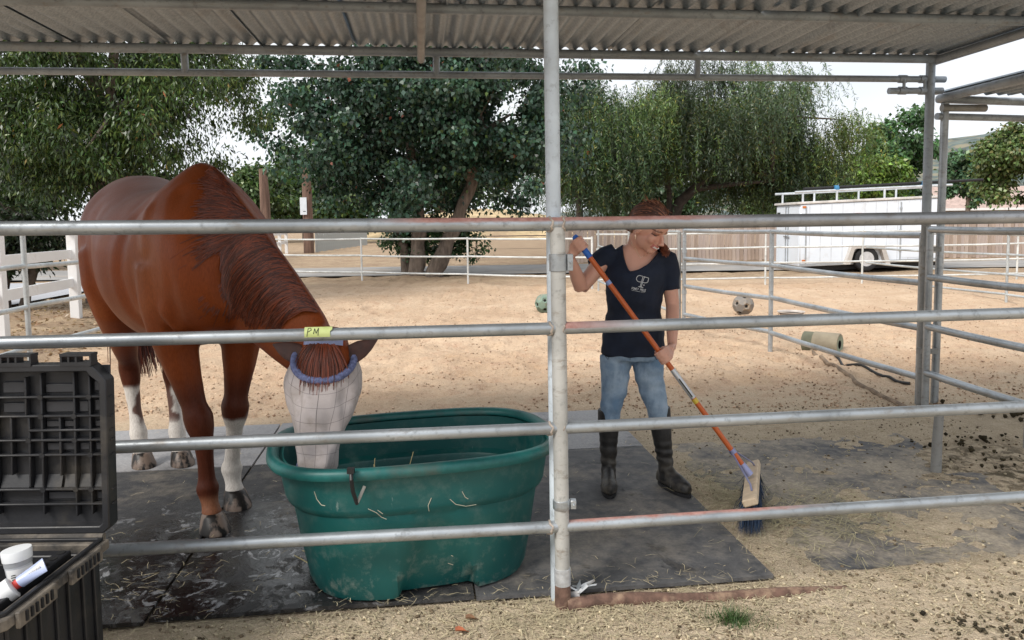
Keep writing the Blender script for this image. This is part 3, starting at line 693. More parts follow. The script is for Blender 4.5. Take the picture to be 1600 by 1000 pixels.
# left tree, long drooping leaves
crown_tree('drooping_tree', 'dense olive-green tree with long drooping leaves at the left', 'tree', (-8.2, 14.8, 0),
    [[(-8.2, 14.8, -.2), (-8.15, 14.8, .8), (-8.0, 14.7, 2.0), (-7.6, 14.5, 3.6)]], [[.2, .17, .15, .1]], (-7.7, 14.4, 4.1), (3.8, 2.4, 3.2), 340, 0.48, 270, (0.045, 0.080, 0.022), 0.42, 0.108, 0.033, 31, droop=1.0, floor=1.45,
    accents=((0.10, (0.14, 0.19, 0.05)), (0.002, (0.45, 0.18, 0.09)), (0.004, (0.30, 0.22, 0.07))), nl=12, shell=0.3, gap=(.8, -.16), keep=lambda p: not (p[0] > -5.6 and p[2] < 2.75 + .7 * max(0, p[0] + 5.6)) and p[0] < -4.75)
crown_tree('dark_shrub', 'dark many-stemmed shrub behind the white board fence at left', 'shrub', (-9.0, 15.4, 0),
    [[(-9.2, 13.6, -.1), (-9.1, 13.6, .9), (-9.3, 13.6, 1.6)], [(-8.9, 13.6, -.1), (-8.6, 13.6, .8), (-8.3, 13.6, 1.5)], [(-9.4, 13.7, -.1), (-9.8, 13.7, 1.0), (-10, 13.7, 1.6)]], [[.09, .07, .04]] * 3, (-9.2, 13.6, 1.25), (1.7, .8, 0.75), 90, .32, 110, (0.022, 0.036, 0.018), .35, .11, .05, 32, bark=BARK_D, floor=.55, nl=6, shell=.25)
# pepper tree with hanging strands
def pepper(label, base, centre, rad, nstr, seed, col, trunk, trunk_r, low, floor_=1.2):
    r_ = np.random.default_rng(seed); tr = empty('pepper_tree', base, label, 'tree', 'pepper trees behind the wooden fence')
    for pts, rr in zip(trunk, trunk_r):
        MB().tube(pts, rr, 10).build('trunk', BARK_D, tr)
    # strand heads gathered in clumps over the crown
    nc = 130; q = unit(r_.normal(size=(nc, 3))); q[:, 2] = np.abs(q[:, 2]) * 1.15 - 0.35
    C = np.array(centre) + q * np.array(rad) * (0.35 + 0.85 * r_.random((nc, 1)))
    okc = np.array([noise.noise(Vector(c_) * .55 + Vector((seed, 0, 0))) > -.04 for c_ in C]); C = C[okc]; nc = len(C)
    k = r_.integers(0, nc, nstr); H = C[k] + r_.normal(0, 1, (nstr, 3)) * np.array([.55, .5, .38])
    m_ = 26; Ln = 0.6 + 1.9 * r_.random(nstr) ** 1.3; Ln = np.minimum(Ln, np.maximum(0.4, H[:, 2] - floor_ - 0.5 * r_.random(nstr)))
    t_ = (np.arange(m_) + 0.5) / m_
    out = unit((H - np.array(centre)) * np.array([1, 1, 0]) + 1e-6)
    sway = r_.normal(0, .12, (nstr, 2))
    P = H[:, None, :] + np.zeros((1, m_, 3)); P[:, :, 2] -= (Ln[:, None] * t_[None, :] ** 1.15)
    P[:, :, :2] += out[:, None, :2] * (0.35 * np.sqrt(t_))[None, :, None] + sway[:, None, :] * t_[None, :, None]
    hol = (np.abs(P[:, :, 0] - trunk[0][1][0] - .8) < 2.3) & (P[:, :, 2] < 3.0) & (r_.random((nstr, 1)) < .8) & (rad[0] > 4); ks = ~hol; kk = np.repeat(k[:, None], m_, 1)[ks]; P = P[ks]; n = len(P)
    ax = r_.normal(0, 0.55, (n, 3)); ax[:, 2] -= 0.75; nr = r_.normal(0, 1, (n, 3))
    tone = (1 + r_.normal(0, .38, nc))[kk][:, None] * np.where(r_.random((nc, 1)) < .16, np.array([[1.5, 1.35, .7]]), np.array([[1, 1, 1.0]]))[kk]
    cols = ramp_cols(n, col, .25, ((.05, (0.20, 0.19, 0.07)), (.05, (0.12, 0.18, 0.05)))) * np.clip(tone, .45, 1.6)
    V, F_, c = leaf_quads(P, ax, nr, 0.17 * (0.6 + .8 * r_.random(n)), 0.034 * (0.7 + .6 * r_.random(n)), cols)
    link_mesh('crown', np_mesh('crown', V, F_, c), LEAF, tr, False)
    limbs(tr, trunk[0][-1], C, 0.11, seed, BARK_D, 16, fork=[t[-1] for t in trunk])
pepper('large weeping pepper tree with crooked dark trunk behind the wooden fence', (6.6, 31, 0), (7.6, 31, 5.0), (5.6, 3.2, 3.2), 6800, 41, (0.075, 0.112, 0.060),
       [[(6.3, 31, -.2), (6.5, 31, 1.2), (6.9, 31, 2.2), (8.2, 31, 3.4), (9.2, 31, 5.2)], [(6.5, 31, 1.2), (6.5, 31.1, 2.5), (6.1, 31, 4.6)], [(7.4, 31, 2.7), (9.0, 30.8, 2.9), (10.6, 30.8, 3.0)]], [[.30, .26, .22, .15, .07], [.15, .12, .06], [.13, .1, .05]], 1.2)
pepper('narrow weeping pepper tree just right of the shelter post', (2.6, 28.5, 0), (2.9, 29.0, 4.2), (2.1, 1.6, 3.0), 3000, 42, (0.055, 0.092, 0.042),
       [[(2.6, 28.8, -.2), (2.6, 28.8, 2.0), (2.4, 28.8, 4.0)]], [[.16, .13, .06]], 0.9, 0.75)
pepper('feathery right half of the pepper grove beside the trailer roof', (12.0, 33, 0), (11.3, 33, 4.4), (1.9, 2.0, 3.2), 1900, 43, (0.065, 0.105, 0.055),
       [[(12.0, 33, -.2), (12.0, 33, 2.0), (12.4, 33, 4.5)]], [[.18, .14, .06]], 1.0, 0.8)
def simple(name, label, px0, px1, top, Y, col, seed, ln=.22, wd=.16, nc=120, per=75, low=0.9, acc=(), cat='tree', ztop=None, group='trees in the background'):
    a, b = at_y(px0, 330, Y), at_y(px1, 330, Y); zt = at_y((px0 + px1) / 2, top, Y).z; cx = (a.x + b.x) / 2; rx = abs(b.x - a.x) / 2; cz = (zt + low) / 2
    return crown_tree(name, label, cat, (cx, Y, 0), [[(cx, Y, -.2), (cx + .1, Y, cz * .6), (cx, Y, cz)]], [[rx * .09, rx * .07, rx * .04]], (cx, Y, cz), (rx, min(rx, 3.5), (zt - low) / 2), nc, rx * .2, per, col, .3, ln, wd, seed, floor=low * .6, nl=6, accents=acc, group=group, shell=.35, gap=(.35 if Y > 50 else .5, -.30 if Y > 50 else -.14))
simple('leafy_tree', 'tall green tree standing above the white trailer', 1328, 1466, 150, 46, (0.066, 0.135, 0.055), 51, .30, .20, 150, 90, 1.5)
simple('bright_shrub', 'bright yellow-green bush above the trailer roof rack', 1318, 1424, 222, 41, (0.15, 0.24, 0.05), 52, .26, .16, 110, 80, 1.5, cat='shrub')
simple('leafy_tree', 'dark green tree between the corner posts and the far hill', 1466, 1556, 206, 60, (0.085, 0.16, 0.085), 53, .34, .24, 110, 80, 2.0)
simple('leafy_tree', 'olive green tree leaning in from the right edge', 1518, 1700, 186, 34, (0.12, 0.175, 0.06), 54, .20, .13, 260, 110, 1.7, ((.12, (0.20, 0.19, 0.08)),))
simple('leafy_tree', 'rounded tree behind the utility poles, above the horse neck', 330, 470, 245, 62, (0.07, 0.12, 0.04), 55, .36, .26, 170, 95, .4, ((.1, (.14, .19, .06)),))
simple('leafy_tree', 'dark bushy tree right of the utility pole with the notice', 455, 600, 262, 58, (0.055, 0.10, 0.032), 56, .34, .24, 170, 95, .4, ((.12, (.13, .18, .05)),))
simple('leafy_tree', 'bushy tree behind the left tree, over the horse rump', 130, 345, 258, 66, (0.065, 0.11, 0.04), 57, .38, .26, 170, 95, .4)
simple('leafy_tree', 'far tree closing the gap behind the forked tree', 560, 820, 235, 95, (0.06, 0.10, 0.045), 58, .55, .4, 130, 75, 2.6)
simple('leafy_tree', 'far tree behind the pepper trees', 850, 1100, 225, 75, (0.055, 0.10, 0.045), 59, .45, .32, 130, 75, 1.5)
simple('leafy_tree', 'far tree behind the trailer and the pepper grove', 1120, 1345, 232, 70, (0.06, 0.11, 0.045), 60, .42, .3, 130, 75, 1.5)

simple('leafy_tree', 'shaded tree filling the left edge behind the olive-green tree', -120, 190, 200, 27, (0.045, 0.075, 0.028), 61, .20, .10, 190, 90, 1.2)
simple('leafy_tree', 'tall far tree between the two utility poles', 395, 560, 215, 70, (0.06, 0.105, 0.035), 62, .38, .28, 170, 95, .4)
simple('leafy_tree', 'low dark tree under the pepper branches behind the wooden fence', 905, 1130, 262, 40, (0.045, 0.08, 0.035), 63, .24, .15, 150, 80, .8)
simple('leafy_tree', 'low yellowish tree behind the fence left of the trailer', 1120, 1330, 258, 42, (0.085, 0.13, 0.04), 64, .24, .15, 150, 80, .8)
# ------------------------------------------------------------------ utility poles, notice, cones
pole_m = mk('creosote_pole', (0.16, 0.10, 0.075), 0.95, var=0.4, scale=2, stretch=(5, 5, .4), bump=.6, bscale=10, bdist=.03)
for px, lab in ((417, 'dark wooden utility pole left of the pole with the notice'), (483, 'brown wooden utility pole carrying a white notice')):
    Bp = at_z(px, 395.5); b_ = MB(); b_.tube([(Bp.x, Bp.y, -.3), (Bp.x, Bp.y, 3), (Bp.x - .05, Bp.y, 4.4)], [.27, .25, .2], 14)
    props(b_.build('utility_pole', pole_m), lab, 'pole', 'wooden utility poles')
Bp = at_z(483, 395.5); c0 = at_y(474, 322, Bp.y - .33)
nb = MB(); nb.box(c0, (0.34, 0.02, 0.88)); nt_ = nb.build('notice', mk('white_notice', (0.66, 0.71, 0.76), .6, var=.06)); props(nt_, 'pale notice board fixed to the brown utility pole', 'notice')
MB().box(c0 + Vector((.05, -.013, -.27)), (0.13, 0.004, 0.035)).build('lettering', ink, nt_)
for px, lab in ((574, 'orange safety cone nearest the grey picket fence'), (587, 'orange safety cone nearer the forked tree')):
    q = at_z(px, 371.5); b_ = MB(); b_.box(q + Vector((0, 0, .02)), (.5, .5, .04)); rings = []
    for z_, r_ in ((.03, .22), (.35, .14), (.8, .05)): rings.append([q + Vector((r_ * math.cos(2 * math.pi * k / 12), r_ * math.sin(2 * math.pi * k / 12), z_)) for k in range(12)])
    b_.ring_loft(rings); props(b_.build('traffic_cone', mk('orange_cone', (0.75, 0.12, 0.03), .5)), lab, 'traffic cone', 'orange cones far off')

# ------------------------------------------------------------------ white box trailer
TR = empty('box_trailer', (10, 21, 0), 'white enclosed box trailer with pipe roof rack behind the arena', 'trailer')
tw = mk('white_trailer_skin', (0.74, 0.80, 0.88), 0.35, var=0.04, scale=1.5, dirt=(0.50, 0.46, 0.41), damt=(0.56, 0.85), dscale=1.4)
tg = mk('trailer_trim', (0.42, 0.45, 0.48), .4, .5, var=.15); tb2 = mk('black_rubber', (0.015, 0.015, 0.017), .75, var=.3)
TX0, TX1, TY0, TY1 = 7.86, 11.75, 20.6, 22.45
tilt = R(2.0)
def tp_(x, y, z): return Vector((x, y, z + (x - TX0) * math.tan(tilt)))
def tbox(x0, x1, y0, y1, z0, z1, nm, mat, par=TR, bevel=0.0):
    vs = [tp_(x, y, z) for x in (x0, x1) for y in (y0, y1) for z in (z0, z1)]
    return MB().add(vs, [(0, 1, 3, 2), (4, 6, 7, 5), (0, 4, 5, 1), (2, 3, 7, 6), (0, 2, 6, 4), (1, 5, 7, 3)]).build(nm, mat, par, True, 40, bevel)
tbox(TX0, TX1, TY0, TY1, 0.16, 1.86, 'body', tw, bevel=.03)
tbox(TX0 - .06, TX1 + .02, TY0 - .03, TY1 + .03, 1.865, 1.93, 'roof', mk('trailer_roof', (0.62, 0.60, 0.58), .6), bevel=.01)
for x_ in (TX0 + .14, TX0 + 2.72, TX0 + 3.42): tbox(x_, x_ + .035, TY0 - .012, TY0 - .002, .22, 1.80, 'trim_strip', tg)
sd_ = tbox(TX0 + 2.77, TX0 + 3.41, TY0 - .010, TY0 - .001, .28, 1.76, 'side_door', tw)
tbox(TX0 + 3.15, TX0 + 3.50, TY0 - .03, TY0 - .013, 1.38, 1.42, 'handle', tg, sd_)
for z_ in (.45, 1.0, 1.6): tbox(TX0 + 2.70, TX0 + 2.76, TY0 - .024, TY0 - .013, z_, z_ + .06, 'hinge', tg, sd_)
for k, (y0, y1) in enumerate(((TY0 + .06, TY0 + .91), (TY0 + .93, TY1 - .06))):
    dr = tbox(TX0 - .012, TX0 - .001, y0, y1, .22, 1.78, 'rear_door', tw)
    yb = y1 - .08 if k == 0 else y0 + .08
    tbox(TX0 - .034, TX0 - .014, yb - .02, yb + .02, .20, 1.82, 'lock_bar', tg, dr); tbox(TX0 - .05, TX0 - .035, yb - .12, yb + .12, .95, .99, 'handle', tg, dr)
tbox(TX0 - .02, TX0 - .004, TY1 - .36, TY1 - .12, 1.38, 1.66, 'sticker', ink)
# wheel and fender
wc = tp_(TX0 + 1.78, TY0 - .02, 0.30); wh = MB()
def lathe_y(c, prof, n=28):
    return [[c + Vector((r_ * math.cos(2 * math.pi * k / n), y, r_ * math.sin(2 * math.pi * k / n))) for k in range(n)] for (r_, y) in prof]
wheel = MB().ring_loft(lathe_y(wc, [(.20, -.10), (.26, -.12), (.315, -.10), (.335, -.05), (.335, .06), (.3, .1), (.2, .1)]), caps=False).build('wheel', tb2, TR)
MB().ring_loft(lathe_y(wc, [(.205, -.10), (.19, -.085), (.15, -.045), (.09, -.06), (.03, -.065)])).build('rim', mk('steel_rim', (.62, .63, .65), .4, .4), wheel)
for k in range(5):
    a = 2 * math.pi * k / 5; q = wc + Vector((.11 * math.cos(a), -.058, .11 * math.sin(a))); MB().tube([q, q + Vector((0, -.012, 0))], .028, 8).build('rim_hole', tb2, wheel)
fd = MB(); prof = [(-.60, -.02), (-.44, .46), (-.38, .50), (.40, .50), (.46, .46), (.62, -.02)]; inn = [(-.47, -.02), (-.36, .38), (-.31, .41), (.33, .41), (.37, .38), (.49, -.02)]
vs = [wc + Vector((a, -.16 + y, b - .12)) for y in (0, .2) for (a, b) in prof + inn]; n = 6; fs = []
for i in range(n - 1): fs += [(i, i + 1, n + i + 1, n + i), (2 * n + i, 3 * n + i, 3 * n + i + 1, 2 * n + i + 1), (i, 2 * n + i, 2 * n + i + 1, i + 1), (n + i, n + i + 1, 3 * n + i + 1, 3 * n + i)]
fd.add(vs, fs).build('fender', mk('fender_grey', (.50, .47, .44), .5, var=.1), TR)
aw = []
for k in range(13): a = math.pi * k / 12; aw.append(wc + Vector((.36 * math.cos(a), -.025, .36 * math.sin(a) - .02)))
MB().poly(aw, Vector((0, .02, 0))).build('wheel_well', tb2, TR)
for k in range(12): tbox(TX0 + .25 + k * .30, TX0 + .262 + k * .30, TY0 - .004, TY0 - .0005, .20, 1.84, 'panel_seam', mk('seam_grey', (.55, .58, .62), .5))
for x_, z_ in ((TX0 + .06, .30), (TX1 - .15, .42), (TX0 + .06, 1.76), (TX1 - .15, 1.76)): tbox(x_, x_ + .09, TY0 - .02, TY0 - .001, z_, z_ + .05, 'marker_light', mk('amber_lens', (.55, .16, .02), .3))
tbox(TX0, TX1, TY0 - .014, TY0 - .002, .17, .24, 'skirt_rail', tg)
tbox(TX0 + .1, TX1 - .1, TY0 + .12, TY1 - .12, .02, .15, 'chassis', tb2)
arc = [tp_(TX0 + 1.55 + .45 * math.cos(math.pi * k / 16), TY0 - .006, 1.35 + .20 * math.sin(math.pi * k / 16)) for k in range(17)]
MB().tube(arc, .012, 6).build('painted_arc', mk('red_line', (.45, .25, .22), .5), TR)
rk = mk('rack_pipe', (.62, .66, .70), .4, .4)
for y_ in (TY0 + .15, TY1 - .15):
    for x_ in (TX0 + .12, TX0 + 1.05, TX0 + 2.35, TX0 + 3.45): MB().tube([tp_(x_, y_, 1.9), tp_(x_, y_, 2.18)], .03, 8).build('rack_post', rk, TR)
    MB().tube([tp_(TX0 - .1, y_, 2.2), tp_(TX1 + .3, y_, 2.2)], .032, 8).build('rack_rail', rk, TR)
for k, y_ in enumerate((TY0 + .25, TY0 + .34)): MB().tube([tp_(TX0 + 0.2, y_, 2.28), tp_(TX1 + 1.2, y_, 2.30)], .038, 8).build('black_tube', tb2, TR)
blu = mk('blue_strap', (.05, .22, .42), .6)
for x_ in (TX0 + 1.05, TX0 + 3.45): MB().tube([tp_(x_ - .05, TY0 + .2, 2.25), tp_(x_ + .05, TY0 + .2, 2.25)], .09, 10).build('strap', blu, TR)

# ------------------------------------------------------------------ low house far right
H = empty('house', (44, 72, 0), 'low house with pinkish tiled roof right of the trailer', 'house')
hx0, hx1, hy, hz0, hz1 = 36.0, 60.0, 70.0, 2.15, 4.35
MB().box(((hx0 + hx1) / 2, hy + 4.6, 1.05), (hx1 - hx0 - 1.0, 8.0, 2.1)).build('wall', mk('stucco', (.32, .27, .23), .9), H)
rf = MB(); rf.add([(hx0, hy, hz0), (hx1, hy, hz0), (hx1, hy + 9.2, hz0), (hx0, hy + 9.2, hz0), (hx0 + 1, hy + 4.6, hz1), (hx1 - 3, hy + 4.6, hz1)], [(0, 1, 5, 4), (2, 3, 4, 5), (1, 2, 5), (3, 0, 4), (3, 2, 1, 0)])
rf.build('roof', mk('pink_shingles', (.44, .33, .29), .9, var=.25, scale=2.5, bump=.5, bscale=3, bdist=.05), H)
MB().box(((hx0 + hx1) / 2, hy - .06, hz0 - .06), (hx1 - hx0, .1, .22)).build('fascia', vin, H)
for x_ in (40, 46, 53):
    wd_ = MB().box((x_, hy + .57, 1.1), (2.2, .06, 1.2)).build('window', vin, H); MB().box((x_, hy + .53, 1.1), (1.9, .04, .95)).build('pane', mk('window_glass', (.03, .035, .04), .1), wd_)
# ------------------------------------------------------------------ teal stock tub
TC = Vector((-0.435, 3.26, 0.02)); TA = R(15)
def tubp(x, y, z): return TC + Vector((x * math.cos(TA) - y * math.sin(TA), x * math.sin(TA) + y * math.cos(TA), z))
def sup(a, b, th, e=2.7):
    c, s_ = math.cos(th), math.sin(th); return (a * math.copysign(abs(c) ** (2 / e), c), b * math.copysign(abs(s_) ** (2 / e), s_))
def tub_ring(a, b, z, notch=True, n=176):
    out = []
    for k in range(n):
        x, y = sup(a, b, 2 * math.pi * k / n)
        if notch and z < 0.345 and abs(y) > 0.5 * b:
            wv = 0.05 + 0.115 * (0.345 - z) / 0.345; dd = abs(x - 0.03 * (1 if y < 0 else -1)); t_ = max(0.0, min(1.0, (wv - dd) / 0.022)); dep = 0.065 * t_ * t_ * (3 - 2 * t_) * (0.345 - z) / 0.345
            y -= math.copysign(dep, y)
        out.append(tubp(x, y, z + 0.004 * math.sin(3 * k * 2 * math.pi / n)))
    return out
TUB = empty('stock_tub', TC, 'oval teal plastic stock tub the horse is eating from', 'tub')
prof = [(.43, .365, 0), (.455, .385, .006), (.468, .390, .03), (.482, .392, .10), (.500, .393, .20), (.515, .394, .29), (.522, .394, .325), (.527, .394, .345), (.548, .405, .362), (.556, .408, .38), (.566, .409, .44), (.578, .408, .515)]
inn = [(.562, .392, .52), (.548, .382, .42), (.535, .376, .365), (.500, .345, .35), (.494, .34, .34), (.475, .33, .2), (.455, .315, .04), (.44, .30, .028), (.3, .18, .026), (.02, .012, .026)]
tm = NT('teal_plastic'); x, y, z = tm.xyz(); n1 = tm.noise(2.2, 5, .6); n2 = tm.noise(11, 6, .75); n3 = tm.noise(26, 4, .7, (1, 1, .3))
c_ = tm.mix(tm.ramp(n1, .3, .7), (0.003, 0.066, 0.066), (0.006, 0.10, 0.094))
low = tm.ramp(z, 0.0, 0.30, (1, 1, 1), (0, 0, 0))
c_ = tm.mix(tm.math('MULTIPLY', tm.math('MULTIPLY', tm.ramp(n2, .50, .72), tm.math('ADD', tm.math('MULTIPLY', low, .7), .22)), .55), c_, (0.42, 0.42, 0.36))
c_ = tm.mix(tm.math('MULTIPLY', tm.ramp(n3, .68, .72), .25), c_, (0.5, 0.55, 0.5))
tm.bump(n2, .08, .004); teal = tm.set(col=c_, rough=tm.math('ADD', tm.math('MULTIPLY', n2, .25), .33), spec=.5)
MB().ring_loft([tub_ring(*p) for p in prof] + [tub_ring(*p, notch=False) for p in inn]).build('basin', teal, TUB, True, 30)
rm = []
for k in range(9):
    a = math.pi * (-0.25 + 1.45 * k / 8); rm.append(tub_ring(.578 + .021 + .026 * math.cos(a), .408 + .019 + .026 * math.cos(a), .528 + .026 * math.sin(a), False))
tm2 = NT('teal_rim'); n2 = tm2.noise(9, 6, .75); c_ = tm2.mix(tm2.ramp(n2, .35, .7), (0.005, .088, .086), (0.016, .145, .135)); c_ = tm2.mix(tm2.math('MULTIPLY', tm2.ramp(tm2.noise(3, 5, .7), .55, .72), .6), c_, (.10, .09, .07))
MB().ring_loft([tub_ring(.566, .396, .512, False)] + rm + [tub_ring(.555, .385, .528, False)], caps=False).build('rim', tm2.set(col=c_, rough=.45), TUB, True, 60)
blk = mk('black_strap', (0.012, 0.012, 0.014), .5, var=.3)
sx = -0.30; b_ = MB(); b_.tube([tubp(sx, -.43, .562), tubp(sx, -.458, .53), tubp(sx + .005, -.445, .48), tubp(sx + .02, -.425, .425)], .0075, 8); b_.box(tubp(sx, -.44, .56), (.026, .022, .02)); b_.build('strap', blk, TUB)
b_ = MB(); b_.tube([tubp(sx + .02, -.425, .425), tubp(sx + .035, -.43, .46), tubp(sx + .05, -.425, .49)], .006, 8); b_.build('strap_end', mk('grey_strap', (.3, .3, .28), .6), TUB)
tb_me = [o_ for o_ in TUB.children if o_.name.startswith('basin')][0].data
tbv = BVHTree.FromPolygons([v.co.copy() for v in tb_me.vertices], [tuple(p.vertices) for p in tb_me.polygons]); pale_hay = mk('pale_stalk', (.55, .52, .40), .8, var=.2)
for P_ in ([(491, 768), (495, 780), (502, 789), (511, 791)], [(575, 795), (588, 801), (596, 808), (608, 813)], [(674, 778), (669, 790), (671, 803)], [(703, 780), (712, 788), (728, 791), (752, 787)], [(722, 768), (727, 777), (734, 781)], [(590, 797), (602, 806)], [(705, 868), (716, 872)], [(700, 880), (712, 884)]):
    q = []
    for a, b in zip(P_, P_[1:]):
        for k in range(3):
            d_ = ray(a[0] + (b[0] - a[0]) * k / 3, a[1] + (b[1] - a[1]) * k / 3).normalized(); h_ = tbv.ray_cast(CAM, d_)
            if h_[0] is not None: q.append(h_[0] - d_ * .001)
    if len(q) > 2: MB().tube(q, .0014, 5).build('clinging_stalk', pale_hay, TUB)
# a layer of feed in the bottom
hs = MB()
for k in range(420):
    x_, y_ = sup(.47 * random.random() ** .5, .29 * random.random() ** .5, random.uniform(0, 6.28)); z_ = random.uniform(.03, .11); a = random.uniform(0, 3.14); l_ = random.uniform(.03, .10); e = Vector((math.cos(a) * l_, math.sin(a) * l_, random.uniform(-.02, .04)))
    p = tubp(x_, y_, z_); hs.add([p, p + e, p + e + Vector((0, 0, .004)), p + Vector((.002, .002, .004))], [(0, 1, 2, 3)])
for (x_, y_, a, b, c) in ((-.22, -.18, .03, .0, .30), (-.17, -.2, -.03, .02, .27), (-.12, -.16, .09, .0, .31)):
    p = tubp(x_, y_, .22); q = p + Vector((a, b, c)); hs.bar(p, q, .006, .003)
ho = hs.build('hay', mk('hay', (.42, .36, .19), .9, var=.3), None, False); props(ho, 'loose hay lying in the teal tub', 'hay', kind='stuff')

# ------------------------------------------------------------------ open black case
CX, CY, CZ = -1.268, 2.30, 0.532
CASE = empty('storage_case', (CX - .4, CY - .25, 0), 'open black plastic storage case with ribbed lid at the left edge', 'case')
bp = mk('black_case_plastic', (0.014, 0.0145, 0.017), 0.48, var=.35, scale=9, dirt=(0.075, 0.065, 0.052), damt=(.56, .80), dscale=5, bump=.25, bscale=140, bdist=.002)
bd = mk('dusty_case_rim', (0.05, 0.046, 0.042), 0.8, var=.5, scale=14, dirt=(0.20, 0.17, 0.135), damt=(.42, .66), dscale=11, bump=.4, bscale=120, bdist=.003)
lean = R(3)
def lidp(u, v, w_): return Vector((CX + u, CY + v * math.sin(lean) + w_ * .62, CZ + v * math.cos(lean) + 0.012))
def pxu(px): return (px - 156) * 2.3 / 1180
def pxv(py): return (842 - py) * 2.3 / 1180
def lbox(u0, u1, v0, v1, w0, w1, nm=None, mat=bp, par=None, mbx=None):
    vs = [lidp(u, v, w_) for u in (u0, u1) for v in (v0, v1) for w_ in (w0, w1)]
    b_ = mbx or MB(); b_.add(vs, [(0, 1, 3, 2), (4, 6, 7, 5), (0, 4, 5, 1), (2, 3, 7, 6), (0, 2, 6, 4), (1, 5, 7, 3)])
    return b_.build(nm, mat, par, True, 40, .002) if nm else None
LW, LH = -0.86, 0.53
out = [(0, 0.02), (0, LH - .05), (-.035, LH - .012), (-.05, LH), (LW, LH), (LW, 0), (-.02, 0)]
inn2 = [(-.022, .032), (-.022, LH - .058), (-.052, LH - .034), (-.06, LH - .022), (LW + .02, LH - .022), (LW + .02, .022), (-.032, .022)]
lid = empty('lid', lidp(-.4, 0, 0)); attach(lid, CASE); lid.location = lidp(-.4, 0, 0); lid.parent = None; attach(lid, CASE)
fr_ = MB(); vs = [lidp(u, v, w_) for w_ in (-.012, .075) for (u, v) in out] + [lidp(u, v, w_) for w_ in (-.012, .075) for (u, v) in inn2]; n = len(out); fs = []
for i in range(n):
    j = (i + 1) % n; fs += [(i, j, n + j, n + i), (2 * n + i, 3 * n + i, 3 * n + j, 2 * n + j), (i, 2 * n + i, 2 * n + j, j), (n + i, n + j, 3 * n + j, 3 * n + i)]
fr_.add(vs, fs).build('lid_frame', bp, lid, True, 30, .003)
lbox(LW + .01, -.01, .01, LH - .01, .060, .073, 'lid_panel', bp, lid)
def rib_v(px, y0, y1, dep=.038): lbox(pxu(px) - .0035, pxu(px) + .0035, pxv(y1), pxv(y0), .061 - dep, .059, 'rib', bp, lid)
def rib_h(py, x0, x1, dep=.042): lbox(pxu(x0), pxu(x1), pxv(py) - .0035, pxv(py) + .0035, .061 - dep, .0585, 'rib', bp, lid)
for px, y0, y1 in ((20, 592, 655), (45, 586, 815), (98, 582, 818), (123, 590, 815), (24, 655, 770), (74, 655, 752), (-30, 580, 815), (-70, 580, 815), (-120, 580, 815), (-180, 580, 815), (-5, 655, 750)): rib_v(px, y0, y1)
for py, x0, x1 in ((624, -260, 158), (655, -260, 158), (678, 24, 158), (694, -260, 158), (718, -260, 158), (774, -260, 158), (798, -260, 158)): rib_h(py, x0, x1)
for (x0, x1, y0, y1) in ((49, 94, 604, 618), (49, 94, 632, 650), (103, 118, 632, 650), (128, 152, 600, 616), (128, 152, 630, 648), (128, 152, 664, 674), (-20, 15, 600, 618), (-20, 15, 634, 650), (49, 70, 664, 674), (78, 94, 664, 674), (49, 94, 700, 712), (103, 118, 700, 712), (128, 152, 700, 712), (49, 94, 780, 792), (128, 152, 780, 792)):
    lbox(pxu(x0), pxu(x1), pxv(y1), pxv(y0), .045, .0587, 'raised_pad', mk('case_pad', (.021, .022, .026), .5, var=.2), lid)
for x0, x1 in ((-255, -30), (-26, 20), (28, 42), (48, 72), (77, 95), (101, 120), (126, 155)):
    vs = [lidp(pxu(x), v, w_) for x in (x0, x1) for (v, w_) in ((pxv(752), .058), (pxv(752), .054), (pxv(771), .034), (pxv(773), .034), (pxv(773), .058))]
    MB().add(vs, [(0, 1, 2, 3, 4), (9, 8, 7, 6, 5), (0, 5, 6, 1), (1, 6, 7, 2), (2, 7, 8, 3), (3, 8, 9, 4), (4, 9, 5, 0)]).build('slope_panel', bp, lid, False)
for px, py in ((45, 624), (45, 655), (98, 655), (123, 624), (98, 694), (45, 718), (24, 694), (98, 774), (123, 774), (45, 774), (123, 718)):
    q = lidp(pxu(px), pxv(py), .016); MB().tube([q, q + Vector((0, .04, 0))], .0085, 10).build('screw_boss', bp, lid)
for x0, x1 in ((-12, 38), (84, 134)):
    la = MB(); lbox(pxu(x0), pxu(x1), LH - .004, LH + .008, -.015, .05, mbx=la)
    for x_ in (x0, x0 + 12, x0 + 24, x1 - 3): lbox(pxu(x_), pxu(x_ + 3), LH + .008, LH + .026, -.012, .045, mbx=la)
    lbox(pxu(x0), pxu(x1), LH + .026, LH + .034, -.015, .05, mbx=la); la.build('latch_housing', bp, lid, True, 30)
